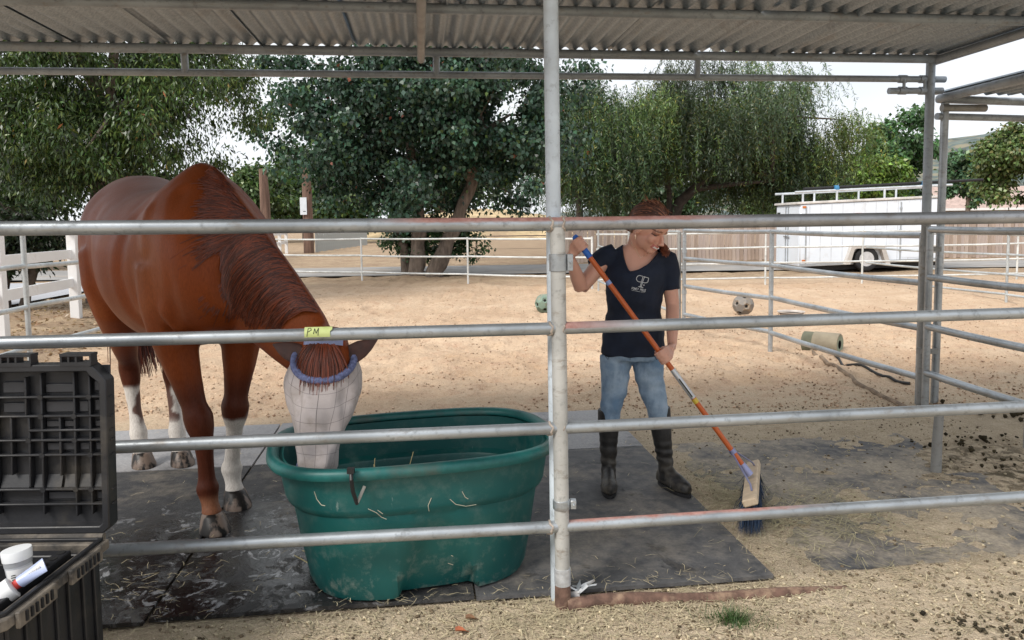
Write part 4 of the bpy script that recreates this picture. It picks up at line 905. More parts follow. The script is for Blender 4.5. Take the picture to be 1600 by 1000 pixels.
# the box itself
BF = CY - 0.56; BX0 = CX - 0.86
ow = [(CX, CY - .01), (CX, BF + .07), (CX - .07, BF), (BX0, BF), (BX0, CY - .01)]
def off(poly, d):
    c = (sum(p[0] for p in poly) / len(poly), sum(p[1] for p in poly) / len(poly)); return [(p[0] + (c[0] - p[0]) / max(abs(c[0] - p[0]), 1e-6) * min(d, abs(c[0] - p[0])), p[1] + (c[1] - p[1]) / max(abs(c[1] - p[1]), 1e-6) * min(d, abs(c[1] - p[1]))) for p in poly]
def shell(o_, i_, z0, z1, nm, mat, par=CASE, bev=.003, floor=None):
    n = len(o_); vs = [Vector((*p, z)) for z in (z0, z1) for p in o_] + [Vector((*p, z)) for z in (z0, z1) for p in i_]; fs = []
    for i in range(n):
        j = (i + 1) % n; fs += [(i, j, n + j, n + i), (2 * n + i, 3 * n + i, 3 * n + j, 2 * n + j), (i, 2 * n + i, 2 * n + j, j), (n + i, n + j, 3 * n + j, 3 * n + i)]
    b_ = MB().add(vs, fs)
    if floor is not None: b_.add([Vector((*p, floor)) for p in i_] + [Vector((*p, floor - .01)) for p in i_], [tuple(range(n)), tuple(range(2 * n - 1, n - 1, -1))])
    return b_.build(nm, mat, par, True, 30, bev)
shell(off(ow, .035), off(ow, .055), 0.005, CZ - .03, 'box_wall', bp, floor=.03)
for k in range(7): MB().box((CX - .030, BF + .12 + k * .066, .27), (.012, .018 if k % 2 else .03, .47)).build('wall_rib', bp, CASE, True, 30, .003)
shell(ow, off(ow, .042), CZ - .034, CZ - .004, 'rim', bd)
shell(off(ow, .012), off(ow, .024), CZ - .003, CZ + .006, 'rim_groove', bp, bev=.001)
for y0 in (BF + .10, BF + .33):
    sk = MB().box((CX + .008, y0 + .075, CZ - .022), (.014, .16, .044)).build('latch_plate', bd, CASE, True, 30, .003)
    for k in range(6): MB().box((CX + .017, y0 + .02 + k * .021, CZ - .02), (.006, .008, .026)).build('slot', bp, sk)
tr = shell(off(ow, .075), off(ow, .115), CZ - .030, CZ - .006, 'tray_rim', bp); shell(off(ow, .1), off(ow, .112), CZ - .20, CZ - .031, 'tray_wall', bp, floor=CZ - .19)
hole = mk('hole_black', (.004, .004, .004), .9)
for k in range(9):
    q = Vector((CX - .095, BF + .12 + k * .042, CZ - .0055)); MB().poly([q + Vector((.012 * math.cos(a * .785), .014 * math.sin(a * .785), 0)) for a in range(8)], (0, 0, .0012)).build('tray_hole', hole, tr, False)
MB().tube([(CX - .84, CY - .004, CZ - .002), (CX - .02, CY - .004, CZ - .002)], .014, 8).build('hinge', bd, CASE)
# things in the tray
def lathe(c, axis_, prof, n=24):
    a = Vector(axis_).normalized(); u = a.orthogonal().normalized(); v = a.cross(u); return [[Vector(c) + a * h + (u * math.cos(2 * math.pi * k / n) + v * math.sin(2 * math.pi * k / n)) * r_ for k in range(n)] for (r_, h) in prof]
jc = at_y(33, 912, 2.05); ax = Vector((-.10, 0.03, 1)); J = empty('jar', jc, 'white lidded jar with printed label standing in the black case', 'jar')
MB().ring_loft(lathe(jc, ax, [(.028, 0), (.030, .004), (.0335, .055), (.0345, .058)])).build('jar_body', mk('milky_plastic', (.62, .64, .67), .35, var=.08), J)
MB().ring_loft(lathe(jc, ax, [(.0348, .058), (.0355, .072)])).build('grey_band', mk('grey_band', (.33, .34, .36), .4), J)
MB().ring_loft(lathe(jc, ax, [(.0372, .072), (.0385, .097), (.0375, .100), (.02, .1005)])).build('jar_lid', mk('white_lid', (.76, .78, .80), .35, var=.04), J)
lb = MB(); lr = lathe(jc, ax, [(.0308, .008), (.0338, .052)], 40); lb.ring_loft([[r_[k % 40] for k in range(22, 40)] for r_ in [[p + (p - jc) * .004 for p in q] for q in lr]], caps=False, closed=False); lb.build('jar_label', mk('paper_label', (.80, .80, .80), .6, var=.03), J)
fw = Vector((jc.x, jc.y, 0)).normalized() * -1; sdv = Vector((-fw.y, fw.x, 0))
for k, (u, v, w_, h) in enumerate(((-.014, .040, .010, .002), (-.014, .034, .012, .002), (-.014, .028, .009, .002), (-.013, .022, .011, .002), (.006, .030, .006, .024), (.016, .038, .006, .004), (.016, .030, .006, .003))):
    MB().box(jc + ax * v + fw * .0335 * 1.02 + sdv * u, (w_, .002, h), Matrix((sdv, fw, Vector((0, 0, 1)))).transposed()).build('lettering', ink, J)
t0 = at_y(28, 912, 1.98); t1 = at_y(70, 882, 2.0); T = empty('squeeze_tube', t0, 'pale blue squeeze tube with red cap beside the white jar', 'tube')
dr = (t1 - t0); rings = []
for k in range(8):
    u = k / 7; w_ = .017 + .004 * u; h_ = .016 * (1 - u) + .002; c0 = t0 + dr * (.1 + .9 * u); pv = dr.normalized().cross(Vector((0, -.8, .6))).normalized(); qv = pv.cross(dr.normalized())
    rings.append([c0 + pv * (w_ * math.cos(2 * math.pi * j / 16)) + qv * (h_ * math.sin(2 * math.pi * j / 16)) for j in range(16)])
MB().ring_loft(rings).build('tube_body', mk('pale_blue_plastic', (.40, .46, .66), .35, var=.06), T)
MB().tube([t0 - dr * .12, t0 + dr * .12], .0135, 14).build('cap', mk('red_cap', (.62, .06, .05), .4), T)
for k in range(8):
    q = t0 + dr * (.42 + .06 * k) + qv * .0125 * (1 - (.42 + .06 * k) * .75); MB().box(q - qv * 0 + Vector((0, -.002, .001)), (.004, .002, .005 + .002 * (k % 2))).build('lettering', vin, T)
q0 = at_y(-16, 945, 1.93); q1 = at_y(20, 918, 1.96); Cn = empty('supply_can', q0, 'teal and white labelled can lying in the black case', 'can')
cr = lathe(q0, q1 - q0, [(.0001, -.001), (.030, 0), (.031, .003), (.031, (q1 - q0).length), (.028, (q1 - q0).length + .002), (.0001, (q1 - q0).length + .002)], 28)
MB().ring_loft(cr, caps=False).build('can_body', mk('white_can', (.78, .78, .78), .4, var=.03), Cn)
cr2 = lathe(q0, q1 - q0, [(.0313, .004), (.0313, (q1 - q0).length - .006)], 28)
for nm, ks, mt in (('teal_panel', range(16, 22), mk('teal_print', (.0, .17, .16), .4)), ('red_panel', range(23, 26), mk('red_print', (.66, .22, .19), .4)), ('teal_panel', range(26, 30), mk('teal_print_b', (.0, .2, .19), .4))):
    MB().ring_loft([[r_[k % 28] for k in ks] for r_ in cr2], caps=False, closed=False).build(nm, mt, Cn)

# ------------------------------------------------------------------ toys and pan in the arena
def holey_ball(px, py, rad, mat, label, rot):
    P = at_z(px, py); z0 = float(ground_z(P.x, P.y)); c = Vector((P.x, P.y, z0 + rad * .93)); bm = bmesh.new(); bmesh.ops.create_icosphere(bm, subdivisions=1, radius=rad)
    bmesh.ops.bevel(bm, geom=bm.verts[:], offset=rad * .34, segments=1, affect='VERTICES', profile=.5)
    pent = [f for f in bm.faces if len(f.verts) == 5]
    r_ = bmesh.ops.inset_individual(bm, faces=pent, thickness=rad * .12, depth=0); 
    for f in pent: f.material_index = 1
    for f in pent:
        cen = f.calc_center_median()
        for v in f.verts: v.co = v.co * .90 + (cen - v.co) * .05
    me = bpy.data.meshes.new('ball_shell'); bmesh.ops.rotate(bm, verts=bm.verts, cent=(0, 0, 0), matrix=Matrix.Rotation(rot, 3, 'X') @ Matrix.Rotation(rot * 2, 3, 'Z')); bmesh.ops.translate(bm, verts=bm.verts, vec=c); bm.to_mesh(me); bm.free()
    E = empty('feeder_ball', (c.x, c.y, z0), label, 'ball', 'holed treat balls in the arena'); link_mesh('ball_shell', me, [mat, hole], E, False)
holey_ball(1161, 492, .19, mk('grey_ball', (.20, .185, .17), .6, var=.2, dirt=(.33, .25, .17), damt=(.5, .7), dscale=8), 'grey holed treat ball lying on the sand right of the woman', .5)
holey_ball(851, 488, .19, mk('green_ball', (.17, .24, .19), .6, var=.2, dirt=(.3, .26, .19), damt=(.55, .7), dscale=8), 'green holed treat ball half hidden behind the centre post', 1.1)
P = at_z(1236, 492); z0 = float(ground_z(P.x, P.y)); c = Vector((P.x, P.y, z0 - .01))
FP = empty('feed_pan', c, 'pale round feed pan sunk in the sand beside the grey ball', 'feed pan')
MB().ring_loft(lathe(c, (0, 0, 1), [(.15, .0), (.19, .075), (.205, .08), (.205, .07)], 28), caps=False).build('pan_wall', mk('pale_rubber', (.52, .47, .43), .7), FP); MB().ring_loft(lathe(c, (0, 0, 1), [(.188, .05), (.01, .05)], 28)).build('pan_bottom', mk('pan_dark', (.17, .15, .14), .8), FP)
# rolled mat
P = at_z(1268, 548); z0 = float(ground_z(P.x, P.y)); rr0 = .118; a0 = Vector((P.x - .04, P.y + .12, z0 + rr0 * .9)); a1 = a0 + Vector((.30, -.26, 0))
RM = empty('rolled_mat', (P.x, P.y, z0), 'beige and green rolled mat lying beside the corral panel', 'roll')
L1 = (a1 - a0).length
MB().ring_loft(lathe(a0, a1 - a0, [(.05, .0), (rr0, .005), (rr0 * 1.01, .06), (rr0, L1 * .35)], 28)).build('green_layer', mk('green_mat', (.15, .155, .11), .9, var=.25), RM)
MB().ring_loft(lathe(a0, a1 - a0, [(rr0 * .9, L1 * .3), (rr0 * 1.06, L1 * .31), (rr0 * 1.06, L1 * .97), (rr0 * 1.0, L1), (rr0 * .86, L1 + .001)], 28), caps=False).build('beige_layer', mk('beige_mat', (.30, .26, .19), .9, var=.2), RM)
MB().ring_loft(lathe(a0, a1 - a0, [(rr0 * .87, L1 + .0015), (rr0 * .40, L1 - .004)], 28), caps=False).build('green_end', mk('green_end', (.26, .31, .23), .9, var=.2), RM)
MB().ring_loft(lathe(a0, a1 - a0, [(rr0 * .42, L1 - .003), (rr0 * .3, L1 - .06), (.001, L1 - .08)], 20), caps=False).build('dark_core', hole, RM)
# hose and buried edge along the panel
def ground_path(pts, dz=.008, n=24, r_=.012):
    P = [at_z(*p) for p in pts]; out = []
    for i in range(len(P) - 1):
        for k in range(6):
            q = P[i].lerp(P[i + 1], k / 6); q.z = float(ground_z(q.x, q.y)) + dz; out.append(q)
    return out
props(MB().tube(ground_path([(1268, 550), (1300, 573), (1345, 603), (1400, 630), (1440, 652)], .006), .022, 8).build('ground_pipe', mk('dirt_pipe', (.22, .16, .11), .9, var=.4, scale=9)), 'dirt-caked pipe lying on the sand from the rolled mat to the corner', 'pipe')
props(MB().tube(ground_path([(1284, 549), (1325, 572), (1370, 588), (1432, 604)], .012), .014, 8).build('hose', mk('black_hose', (.02, .02, .02), .6)), 'black hose lying along the foot of the corral panel', 'hose')
# ------------------------------------------------------------------ horse
HC = Vector((-2.235, 4.60, 0.0)); HA = Vector((0.655, -0.756, 0)); HL = Vector((0.756, 0.655, 0))    # croup, forward, left
def hp(x, y, z): return HC + HA * x + HL * y + Vector((0, 0, z + 0.018))
hb = MB(); NS = 44
def trunk_ring(x, top, bot, hw, peak=0.0, y0=0.0):
    cz = (top + bot) / 2 + 0.02; out = []
    for k in range(NS):
        th = 2 * math.pi * k / NS; c, s_ = math.cos(th), math.sin(th)
        e = 2.25; yy = hw * math.copysign(abs(c) ** (2 / e), c)
        up = (top - cz) if s_ > 0 else (cz - bot); zz = cz + up * math.copysign(abs(s_) ** (2 / e), s_)
        if s_ > 0: yy *= 1 - peak * s_ ** 2
        out.append(hp(x, y0 + yy, zz))
    return out
secs = [(-.47, 1.46, 1.36, .05, 0), (-.44, 1.56, 1.22, .12, 0), (-.36, 1.66, 1.06, .215, .05), (-.22, 1.745, .99, .30, .1), (-.04, 1.785, .95, .345, .14), (.16, 1.775, .93, .345, .18), (.36, 1.725, .90, .365, .12), (.56, 1.685, .865, .385, .08), (.74, 1.68, .85, .375, .12), (.90, 1.72, .855, .345, .3), (1.02, 1.785, .875, .325, .55), (1.12, 1.785, .90, .305, .55), (1.28, 1.68, .95, .275, .4), (1.42, 1.52, 1.0, .225, .1), (1.50, 1.36, 1.08, .14, 0)]
def cr_(v, n):                     # Catmull-Rom resampling of the section table
    v = np.array(v, float); out = []
    for i in range(len(v) - 1):
        p0, p1, p2, p3 = v[max(i - 1, 0)], v[i], v[i + 1], v[min(i + 2, len(v) - 1)]
        for k in range(n):
            t = k / n; out.append(.5 * (2 * p1 + (p2 - p0) * t + (2 * p0 - 5 * p1 + 4 * p2 - p3) * t * t + (3 * p1 - p0 - 3 * p2 + p3) * t ** 3))
    out.append(v[-1]); return out
hb.ring_loft([trunk_ring(*[float(q) for q in s_]) for s_ in cr_(secs, 4)])
# neck
POLL = Vector((-0.81, 3.27, 1.01)); N0 = hp(1.10, 0, 1.36); NE = POLL + Vector((-0.10, 0.07, -0.045))
nk_t = [0, .14, .3, .48, .66, .84, 1.0]; nk_h = [.365, .335, .295, .255, .225, .195, .165]; nk_w = [.215, .185, .155, .132, .115, .105, .098]
def neck_c(t): 
    p = N0.lerp(NE, t); p.z += 0.035 * math.sin(math.pi * t); return p
def interp(t, ys): 
    return float(np.interp(t, nk_t, ys))
NDIR = (NE - N0).normalized(); NSIDE = NDIR.cross(Vector((0, 0, 1))).normalized(); NUP = NSIDE.cross(NDIR)     # NSIDE points to the horse's right
def neck_pt(t, phi, off=0.0):             # phi 0 = crest, + towards its right side
    h, w_ = interp(t, nk_h) + off, interp(t, nk_w) + off; c, s_ = math.cos(phi), math.sin(phi)
    wid = w_ * math.copysign(abs(s_) ** 0.9, s_) * (1 - 0.30 * max(0, c) ** 2)
    return neck_c(t) + NUP * (h * c) + NSIDE * wid
rings = []
for t in np.linspace(0, 1, 13): rings.append([neck_pt(float(t), 2 * math.pi * k / NS) for k in range(NS)])
for ex_, k_ in ((.035, .90), (.07, .68), (.095, .35)): rings.append([NE + NDIR * ex_ + (neck_pt(1.0, 2 * math.pi * k / NS) - NE) * k_ for k in range(NS)])
hb.ring_loft(rings)
# head
MUZ = Vector((-0.815, 3.035, 0.475)); HD = (MUZ - POLL); HLEN = HD.length; HD.normalize()
HLAT = Vector((0.995, 0.10, 0)); HLAT = (HLAT - HD * HLAT.dot(HD)).normalized(); HFR = HLAT.cross(HD).normalized()
if HFR.y > 0: HFR = -HFR
hd_t = [-.07, 0, .12, .25, .38, .5, .62, .75, .86, .95, 1.02]; hd_w = [.06, .085, .108, .116, .108, .09, .072, .063, .066, .062, .04]; hd_f = [.04, .07, .085, .088, .08, .07, .062, .056, .055, .05, .03]; hd_b = [.06, .11, .17, .20, .20, .165, .12, .10, .095, .085, .05]
def head_pt(t, phi, grow=0.0, gb=None):       # phi 0 = face side, pi = throat side
    w_ = np.interp(t, hd_t, hd_w) + grow; f_ = np.interp(t, hd_t, hd_f) + grow; b_ = np.interp(t, hd_t, hd_b) + (grow if gb is None else gb)
    c, s_ = math.cos(phi), math.sin(phi); e = 2.4
    return POLL + HD * (t * HLEN) + HLAT * (w_ * math.copysign(abs(s_) ** (2 / e), s_)) + HFR * ((f_ if c > 0 else b_) * math.copysign(abs(c) ** (2 / e), c))
hb.ring_loft([[head_pt(t, 2 * math.pi * k / 24) for k in range(24)] for t in hd_t])
def limb(pts, rad, n=16): hb.tube(pts, rad, n)
def chain(lst):        # (x, y, z, r)
    limb([hp(*p[:3]) for p in lst], [p[3] for p in lst])
def ell(c, r, ax=None, n=14):
    rg = []
    for i in range(1, n):
        a = math.pi * i / n; rg.append([hp(c[0] - r[0] * math.cos(a), c[1] + r[1] * math.sin(a) * math.cos(2 * math.pi * k / 16), c[2] + r[2] * math.sin(a) * math.sin(2 * math.pi * k / 16)) for k in range(16)])
    hb.ring_loft(rg)
# front legs: right (steps forward), left
chain([(1.08, -.185, 1.30, .15), (1.07, -.18, 1.12, .145), (1.06, -.17, .98, .118), (1.08, -.155, .85, .096), (1.11, -.135, .72, .075), (1.145, -.115, .60, .060), (1.165, -.105, .545, .073), (1.178, -.10, .49, .068), (1.19, -.093, .43, .049), (1.20, -.090, .32, .041), (1.205, -.090, .235, .042), (1.21, -.09, .195, .060), (1.222, -.09, .155, .046), (1.24, -.09, .115, .041), (1.255, -.09, .085, .050), (1.26, -.09, .065, .056)])
chain([(1.08, .185, 1.30, .15), (1.07, .18, 1.12, .145), (1.06, .17, .98, .118), (1.07, .155, .85, .096), (1.08, .135, .72, .075), (1.085, .115, .60, .060), (1.085, .108, .55, .073), (1.08, .108, .50, .067), (1.06, .11, .43, .045), (1.025, .112, .32, .041), (.995, .113, .235, .042), (.985, .114, .195, .060), (.99, .114, .15, .046), (1.0, .114, .115, .041), (1.01, .114, .085, .05), (1.015, .114, .065, .056)])
for s_, dx, dy in ((-1, 0.0, 0.05), (1, 0.13, 0.02)):
    chain([(.10 + dx, s_ * .20, 1.35, .18), (.12 + dx, s_ * .205, 1.15, .17), (.08 + dx, s_ * .20 + dy * .3, 1.0, .135), (.0 + dx, s_ * .18 + dy * .5, .88, .105), (-.08 + dx, s_ * .155 + dy * .7, .76, .078), (-.155 + dx, s_ * .135 + dy, .655, .058), (-.185 + dx, s_ * .125 + dy, .60, .064), (-.18 + dx, s_ * .12 + dy, .54, .060), (-.165 + dx, s_ * .12 + dy, .46, .046), (-.14 + dx, s_ * .115 + dy, .33, .040), (-.118 + dx, s_ * .112 + dy, .24, .045), (-.108 + dx, s_ * .11 + dy, .195, .056), (-.09 + dx, s_ * .11 + dy, .15, .048), (-.07 + dx, s_ * .11 + dy, .115, .044), (-.055 + dx, s_ * .11 + dy, .085, .054), (-.05 + dx, s_ * .11 + dy, .065, .058)])
    ell((-.20, s_ * .16, 1.40), (.20, .14, .30)); ell((.10 + dx * .5, s_ * .24, 1.18), (.17, .10, .22))      # buttock, stifle
    ell((1.12, s_ * .215, 1.30), (.20, .085, .26)); ell((1.00, s_ * .225, 1.36), (.10, .055, .22)); ell((1.20, s_ * .16, 1.12), (.12, .11, .15)); ell((1.02, s_ * .225, 1.08), (.14, .075, .13))     # shoulder, blade, breast, triceps
horse_me = remeshed(hb, 0.0125, 12, 0.5)
hv = verts_of(horse_me)
hn = np.empty(len(horse_me.vertices) * 3, np.float32); horse_me.vertices.foreach_get('normal', hn); hn = hn.reshape(-1, 3)
def seg_dist(P, pts):
    best = np.full(len(P), 9.0)
    for a, b in zip(pts, pts[1:]):
        a = np.array(a); b = np.array(b); ab = b - a; t = np.clip(((P - a) @ ab) / (ab @ ab), 0, 1); best = np.minimum(best, np.linalg.norm(P - (a + t[:, None] * ab), axis=1))
    return best
rl_ = hv - np.array(HC); PL = np.stack([rl_ @ np.array(HA), rl_ @ np.array(HL), rl_[:, 2] - .018], 1); disp = np.zeros(len(hv))
for s_ in (-1, 1):
    creases = [([(.98, .27, 1.62), (.90, .33, 1.45), (.86, .345, 1.25), (.90, .32, 1.05), (.98, .26, .96)], .009, .036), ([(1.22, .14, 1.62), (1.30, .20, 1.42), (1.33, .22, 1.22), (1.26, .22, 1.04)], .011, .030),
               ([(.26, .30, 1.55), (.30, .36, 1.35), (.30, .37, 1.12)], .006, .05), ([(-.30, .22, 1.58), (-.16, .31, 1.40), (-.10, .33, 1.18), (-.10, .28, .98)], .010, .028), 
               ([(1.14, .24, 1.14), (1.20, .23, 1.04), (1.16, .2, .94)], .011, .02), ([(1.14, .22, .92), (1.12, .18, .76)], .006, .016), ([(1.03, .25, .95), (1.07, .18, .78)], .006, .016), ([(1.06, .28, 1.58), (1.12, .29, 1.38)], -.008, .03), ([(.0, .30, 1.66), (.02, .34, 1.5)], -.004, .06)]
    for pts, dep, sg in creases:
        d_ = seg_dist(PL, [(p[0], p[1] * s_, p[2]) for p in pts]); disp -= dep * np.exp(-(d_ / sg) ** 2) - dep * .35 * np.exp(-((d_ - 2.2 * sg) / sg) ** 2)
vein = np.array([noise.noise(Vector((p[0] * 9, p[1] * 9, p[2] * 5))) for p in PL]); disp += .0022 * vein
hv = hv + hn * disp[:, None].astype(np.float32); horse_me.vertices.foreach_set('co', hv.ravel()); horse_me.update()
# local coordinates of every vertex for the markings
rel = hv - np.array(HC); lx = rel @ np.array(HA); ly = rel @ np.array(HL); lz = rel[:, 2] - .018
nz_ = np.array([noise.noise(Vector(p) * 14) for p in hv[:, :]]) if len(hv) < 260000 else np.zeros(len(hv))
n2_ = np.array([noise.noise(Vector(p) * 4.0) for p in hv[:, :]])
base = np.array([0.21, 0.046, 0.0105])[None, :] * (1 + 0.22 * n2_[:, None])
yl = 1 + 0.0 * lz[:, None]; col = base * yl
golden = sstep(.25, .6, n2_)[:, None]; col = col * (1 - .35 * golden) + np.array([.27, .085, .024]) * .35 * golden
tan_ = np.exp(-(((lx - 1.10) / .16) ** 2 + ((lz - 1.36) / .20) ** 2)) * (np.abs(ly) > .1); tan_ = (tan_ * (.55 + .4 * n2_))[:, None]; col = col * (1 - .6 * tan_) + np.array([.38, .17, .08]) * .6 * tan_
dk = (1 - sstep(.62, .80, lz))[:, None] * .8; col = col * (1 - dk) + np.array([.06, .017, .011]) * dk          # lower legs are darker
white = np.array([.72, .68, .63])
hind = lx < .45; fl = (~hind) & (ly > .03)
m = np.where(hind, 1 - sstep(.44, .52, lz + .07 * nz_), 0.0); pat = sstep(.18, .30, n2_ + .5 * nz_) * sstep(.22, .30, lz); m = m * (1 - .9 * pat * hind)
m = np.where(fl, 1 - sstep(.46, .50, lz + .06 * nz_), m)
m = np.where((~hind) & (ly <= .03), 0, m)
m = m[:, None]; col = col * (1 - m) + white * m
cor = ((~hind) & (ly <= .03))[:, None] * (1 - sstep(.14, .18, lz))[:, None]; col = col * (1 - .7 * cor) + np.array([.30, .13, .07]) * .7 * cor
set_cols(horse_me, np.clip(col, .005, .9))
ht = NT('chestnut_coat'); fine = ht.noise(180, 3, .6, (1, 1, .25)); n5 = ht.noise(7, 5, .6)
cc_ = ht.mix(1.0, ht.attr(), ht.mix(ht.ramp(fine, .3, .7), (.82, .80, .78), (1.15, 1.15, 1.15)), 'MULTIPLY')
ht.bump(ht.math('ADD', ht.math('MULTIPLY', fine, .35), n5), .28, .008)
coat = ht.set(col=cc_, rough=ht.math('ADD', ht.math('MULTIPLY', n5, .16), .38), spec=.15)
HORSE = empty('horse', hp(.5, 0, -.018), 'chestnut horse with white hind socks and one white front sock, head in the teal tub', 'horse')
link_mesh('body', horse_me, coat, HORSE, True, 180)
# hooves
hm = NT('hoof_horn'); cc_ = hm.mix(hm.ramp(hm.noise(18, 4, .6, (1, 1, .12)), .46, .56), (.014, .012, .011), (.20, .15, .12)); hoofm = hm.set(col=cc_, rough=.42, spec=.35)
def hoof(x, y, fx=.0, sc=1.0):
    rg = []
    for z_, r_, o in ((.0, .076, .03), (.012, .077, .028), (.045, .068, .012), (.075, .060, -.002), (.088, .052, -.006)):
        rg.append([hp(x + fx + o + sc * r_ * math.cos(a) * (1.12 if math.cos(a) > 0 else .82), y + sc * r_ * .92 * math.sin(a), z_) for a in [2 * math.pi * k / 24 for k in range(24)]])
    MB().ring_loft(rg).build('hoof', hoofm, HORSE, True, 50)
hoof(1.26, -.09); hoof(1.015, .114); hoof(-.05, -.11 + .05); hoof(.08, .11 + .02)
# hair cards -------------------------------------------------------
def strands(paths, w0, w1, cols, jit=0.0):
    V = []; F_ = []; C_ = []
    for pts, cl in zip(paths, cols):
        n = len(pts); b0 = len(V)
        for i, p in enumerate(pts):
            t = (pts[min(i + 1, n - 1)] - pts[max(i - 1, 0)]).normalized(); view = (CAM - p).normalized(); s_ = t.cross(view + Vector((.3, .1, .2))); s_ = s_.normalized() if s_.length > 1e-5 else Vector((1, 0, 0))
            u = i / (n - 1); w_ = w0 * (1 - u) + w1 * u; nrm = s_.cross(t)
            V += [p - s_ * w_, p + nrm * w_ * .7, p + s_ * w_]; C_ += [cl] * 3
        for i in range(n - 1):
            a = b0 + 3 * i; F_ += [(a, a + 1, a + 4, a + 3), (a + 1, a + 2, a + 5, a + 4)]
    return np_mesh('hair', np.array([tuple(v) for v in V]), np.array(F_), np.array(C_))
hair_m = mk_attr('horse_hair', rough=.38, var=.15, scale=30, spec=.5)
def hcol(): 
    k = random.random(); a, b = Vector((.050, .011, .006)), Vector((.22, .046, .015)); c = a.lerp(b, k ** 1.6); return tuple(c)
bv = BVHTree.FromPolygons([v.co.copy() for v in horse_me.vertices], [tuple(p.vertices) for p in horse_me.polygons])
paths = []; cols_ = []
for i in range(7500):
    t0 = random.uniform(-.10, 1.0) if i > 300 else random.uniform(.75, 1.0); ph0 = random.gauss(.30, .07) * float(np.interp(t0, (0, .2, .9, 1), (.3, 1, 1, .5))); lay = random.random(); L_ = random.uniform(.45, 1.1) * (1.0 - .30 * max(0, t0 - .75) / .25) * float(np.interp(t0, (-.12, .0, .2, .4, .58), (.06, .10, .26, .62, 1.0))); pts = []
    wav = random.uniform(-.05, .05); fr = random.uniform(3, 6); swp = random.uniform(-.085, -.025)
    clump = .05 * math.sin(t0 * 43) + .03 * math.sin(t0 * 97 + 1)
    for k in range(8):
        u = k / 7; ph = ph0 + L_ * 1.55 * u; t = min(1.02, max(-.12, t0 + swp * u - .05 * u + .018 * math.sin(fr * u + i) * u + clump * u * .6))
        tt = max(0.0, t); p = neck_pt(tt, ph, .012) + NDIR * (min(0, t) * (NE - N0).length)
        hit = bv.find_nearest(p)
        if hit[0] is not None:
            nn = hit[1]; p = hit[0] + nn * (.006 + .020 * lay * math.sin(math.pi * min(1, u + .15)) + .004)
        pts.append(p)
    paths.append(pts); cols_.append(hcol())
link_mesh('mane', strands(paths, .0032, .0012, cols_), hair_m, HORSE, True, 180)
# forelock
paths = []; cols_ = []
for i in range(460):
    ph0 = round(random.gauss(0, .52) * 6) / 6 + random.gauss(0, .05); L_ = random.uniform(.20, .40) + (.10 if random.random() < .12 else 0); pts = []; o = random.uniform(.004, .022); g = random.gauss(0, .05)
    for k in range(7):
        u = k / 6; pts.append(head_pt(.06 + L_ * u * .9, ph0 * (.35 + .75 * u) * .62 + g * u, .010 + o * math.sin(math.pi * u * .8)) + HFR * (.018 * max(0, u * L_ - .3) * 5))
    paths.append(pts); k = random.random(); cols_.append((.05 + .21 * k, .013 + .045 * k, .006 + .018 * k))
link_mesh('forelock', strands(paths, .0028, .0009, cols_), hair_m, HORSE, True, 180)
# tail
paths = []; cols_ = []
for i in range(420):
    a = random.gauss(0, .035); b_ = random.gauss(0, .03); L_ = random.uniform(.7, 1.02); sp = random.gauss(0, .03); pts = []
    for k in range(9):
        u = k / 8; pts.append(hp(-.46 - .05 * math.sin(u * 2.2) + .10 * u * u + b_ * (.6 + u), .01 + a * (.6 + 1.1 * u) + sp * u + .06 * u, 1.50 + .02 * math.sin(u * 3) - L_ * u))
    paths.append(pts); cols_.append(hcol())
link_mesh('tail', strands(paths, .0055, .0018, cols_), hair_m, HORSE, True, 180)
# ears
def ear(side, tipdir, back):
    base_c = head_pt(.155, side * 1.3, .0); ax = tipdir.normalized(); lat = (HLAT * side).cross(ax).cross(ax); lat = ax.cross(HFR).normalized(); nr = lat.cross(ax); rg = []
    for u, r_ in ((0, .036), (.2, .044), (.45, .040), (.7, .027), (.9, .011), (1.0, .003)):
        rg.append([base_c + ax * (.145 * u - .01) + lat * (r_ * math.cos(q)) + nr * (r_ * (.55 if math.sin(q) * back > 0 else -.12) * abs(math.sin(q)) * back + back * .012 * u) for q in [2 * math.pi * k / 16 for k in range(16)]])
    MB().ring_loft(rg).build('ear', mk('ear_coat', (.05, .014, .008), .6, var=.3, scale=30), HORSE)
ear(1, HLAT * .80 - HD * .50 + HFR * .15, -1); ear(-1, -HLAT * .72 - HD * .30 - HFR * .10, -1)
# fly mask
mt_ = NT('fly_mask_mesh'); uv = mt_.n('UVMap'); sx_ = mt_.n('SeparateXYZ'); mt_.l(uv.outputs[0], sx_.inputs[0])
def grid_line(v, k, w_):
    f_ = mt_.math('FRACT', mt_.math('MULTIPLY', v, k)); return mt_.math('LESS_THAN', f_, w_)
g = mt_.math('MAXIMUM', grid_line(sx_.outputs[0], 13, .035), grid_line(sx_.outputs[1], 6.5, .028))
cl = mt_.mix(mt_.ramp(mt_.noise(5, 5, .6), .3, .7), (.42, .37, .36), (.53, .475, .465)); cl = mt_.mix(mt_.math('MULTIPLY', mt_.ramp(mt_.noise(9, 5, .7), .48, .70), .6), cl, (.27, .22, .18)); cl = mt_.mix(mt_.math('MULTIPLY', g, .75), cl, (.10, .085, .085))
mt_.bump(mt_.math('ADD', mt_.noise(220, 2), mt_.noise(12, 4)), .3, .004); maskm = mt_.set(col=cl, rough=.75, sheen=.2)
MK = empty('fly_mask', POLL + HD * .3); attach(MK, HORSE); MK.location = POLL + HD * .3; MK.matrix_parent_inverse = Matrix.Translation(HORSE.location).inverted()
NU, NV = 64, 26; V = []; UV = []
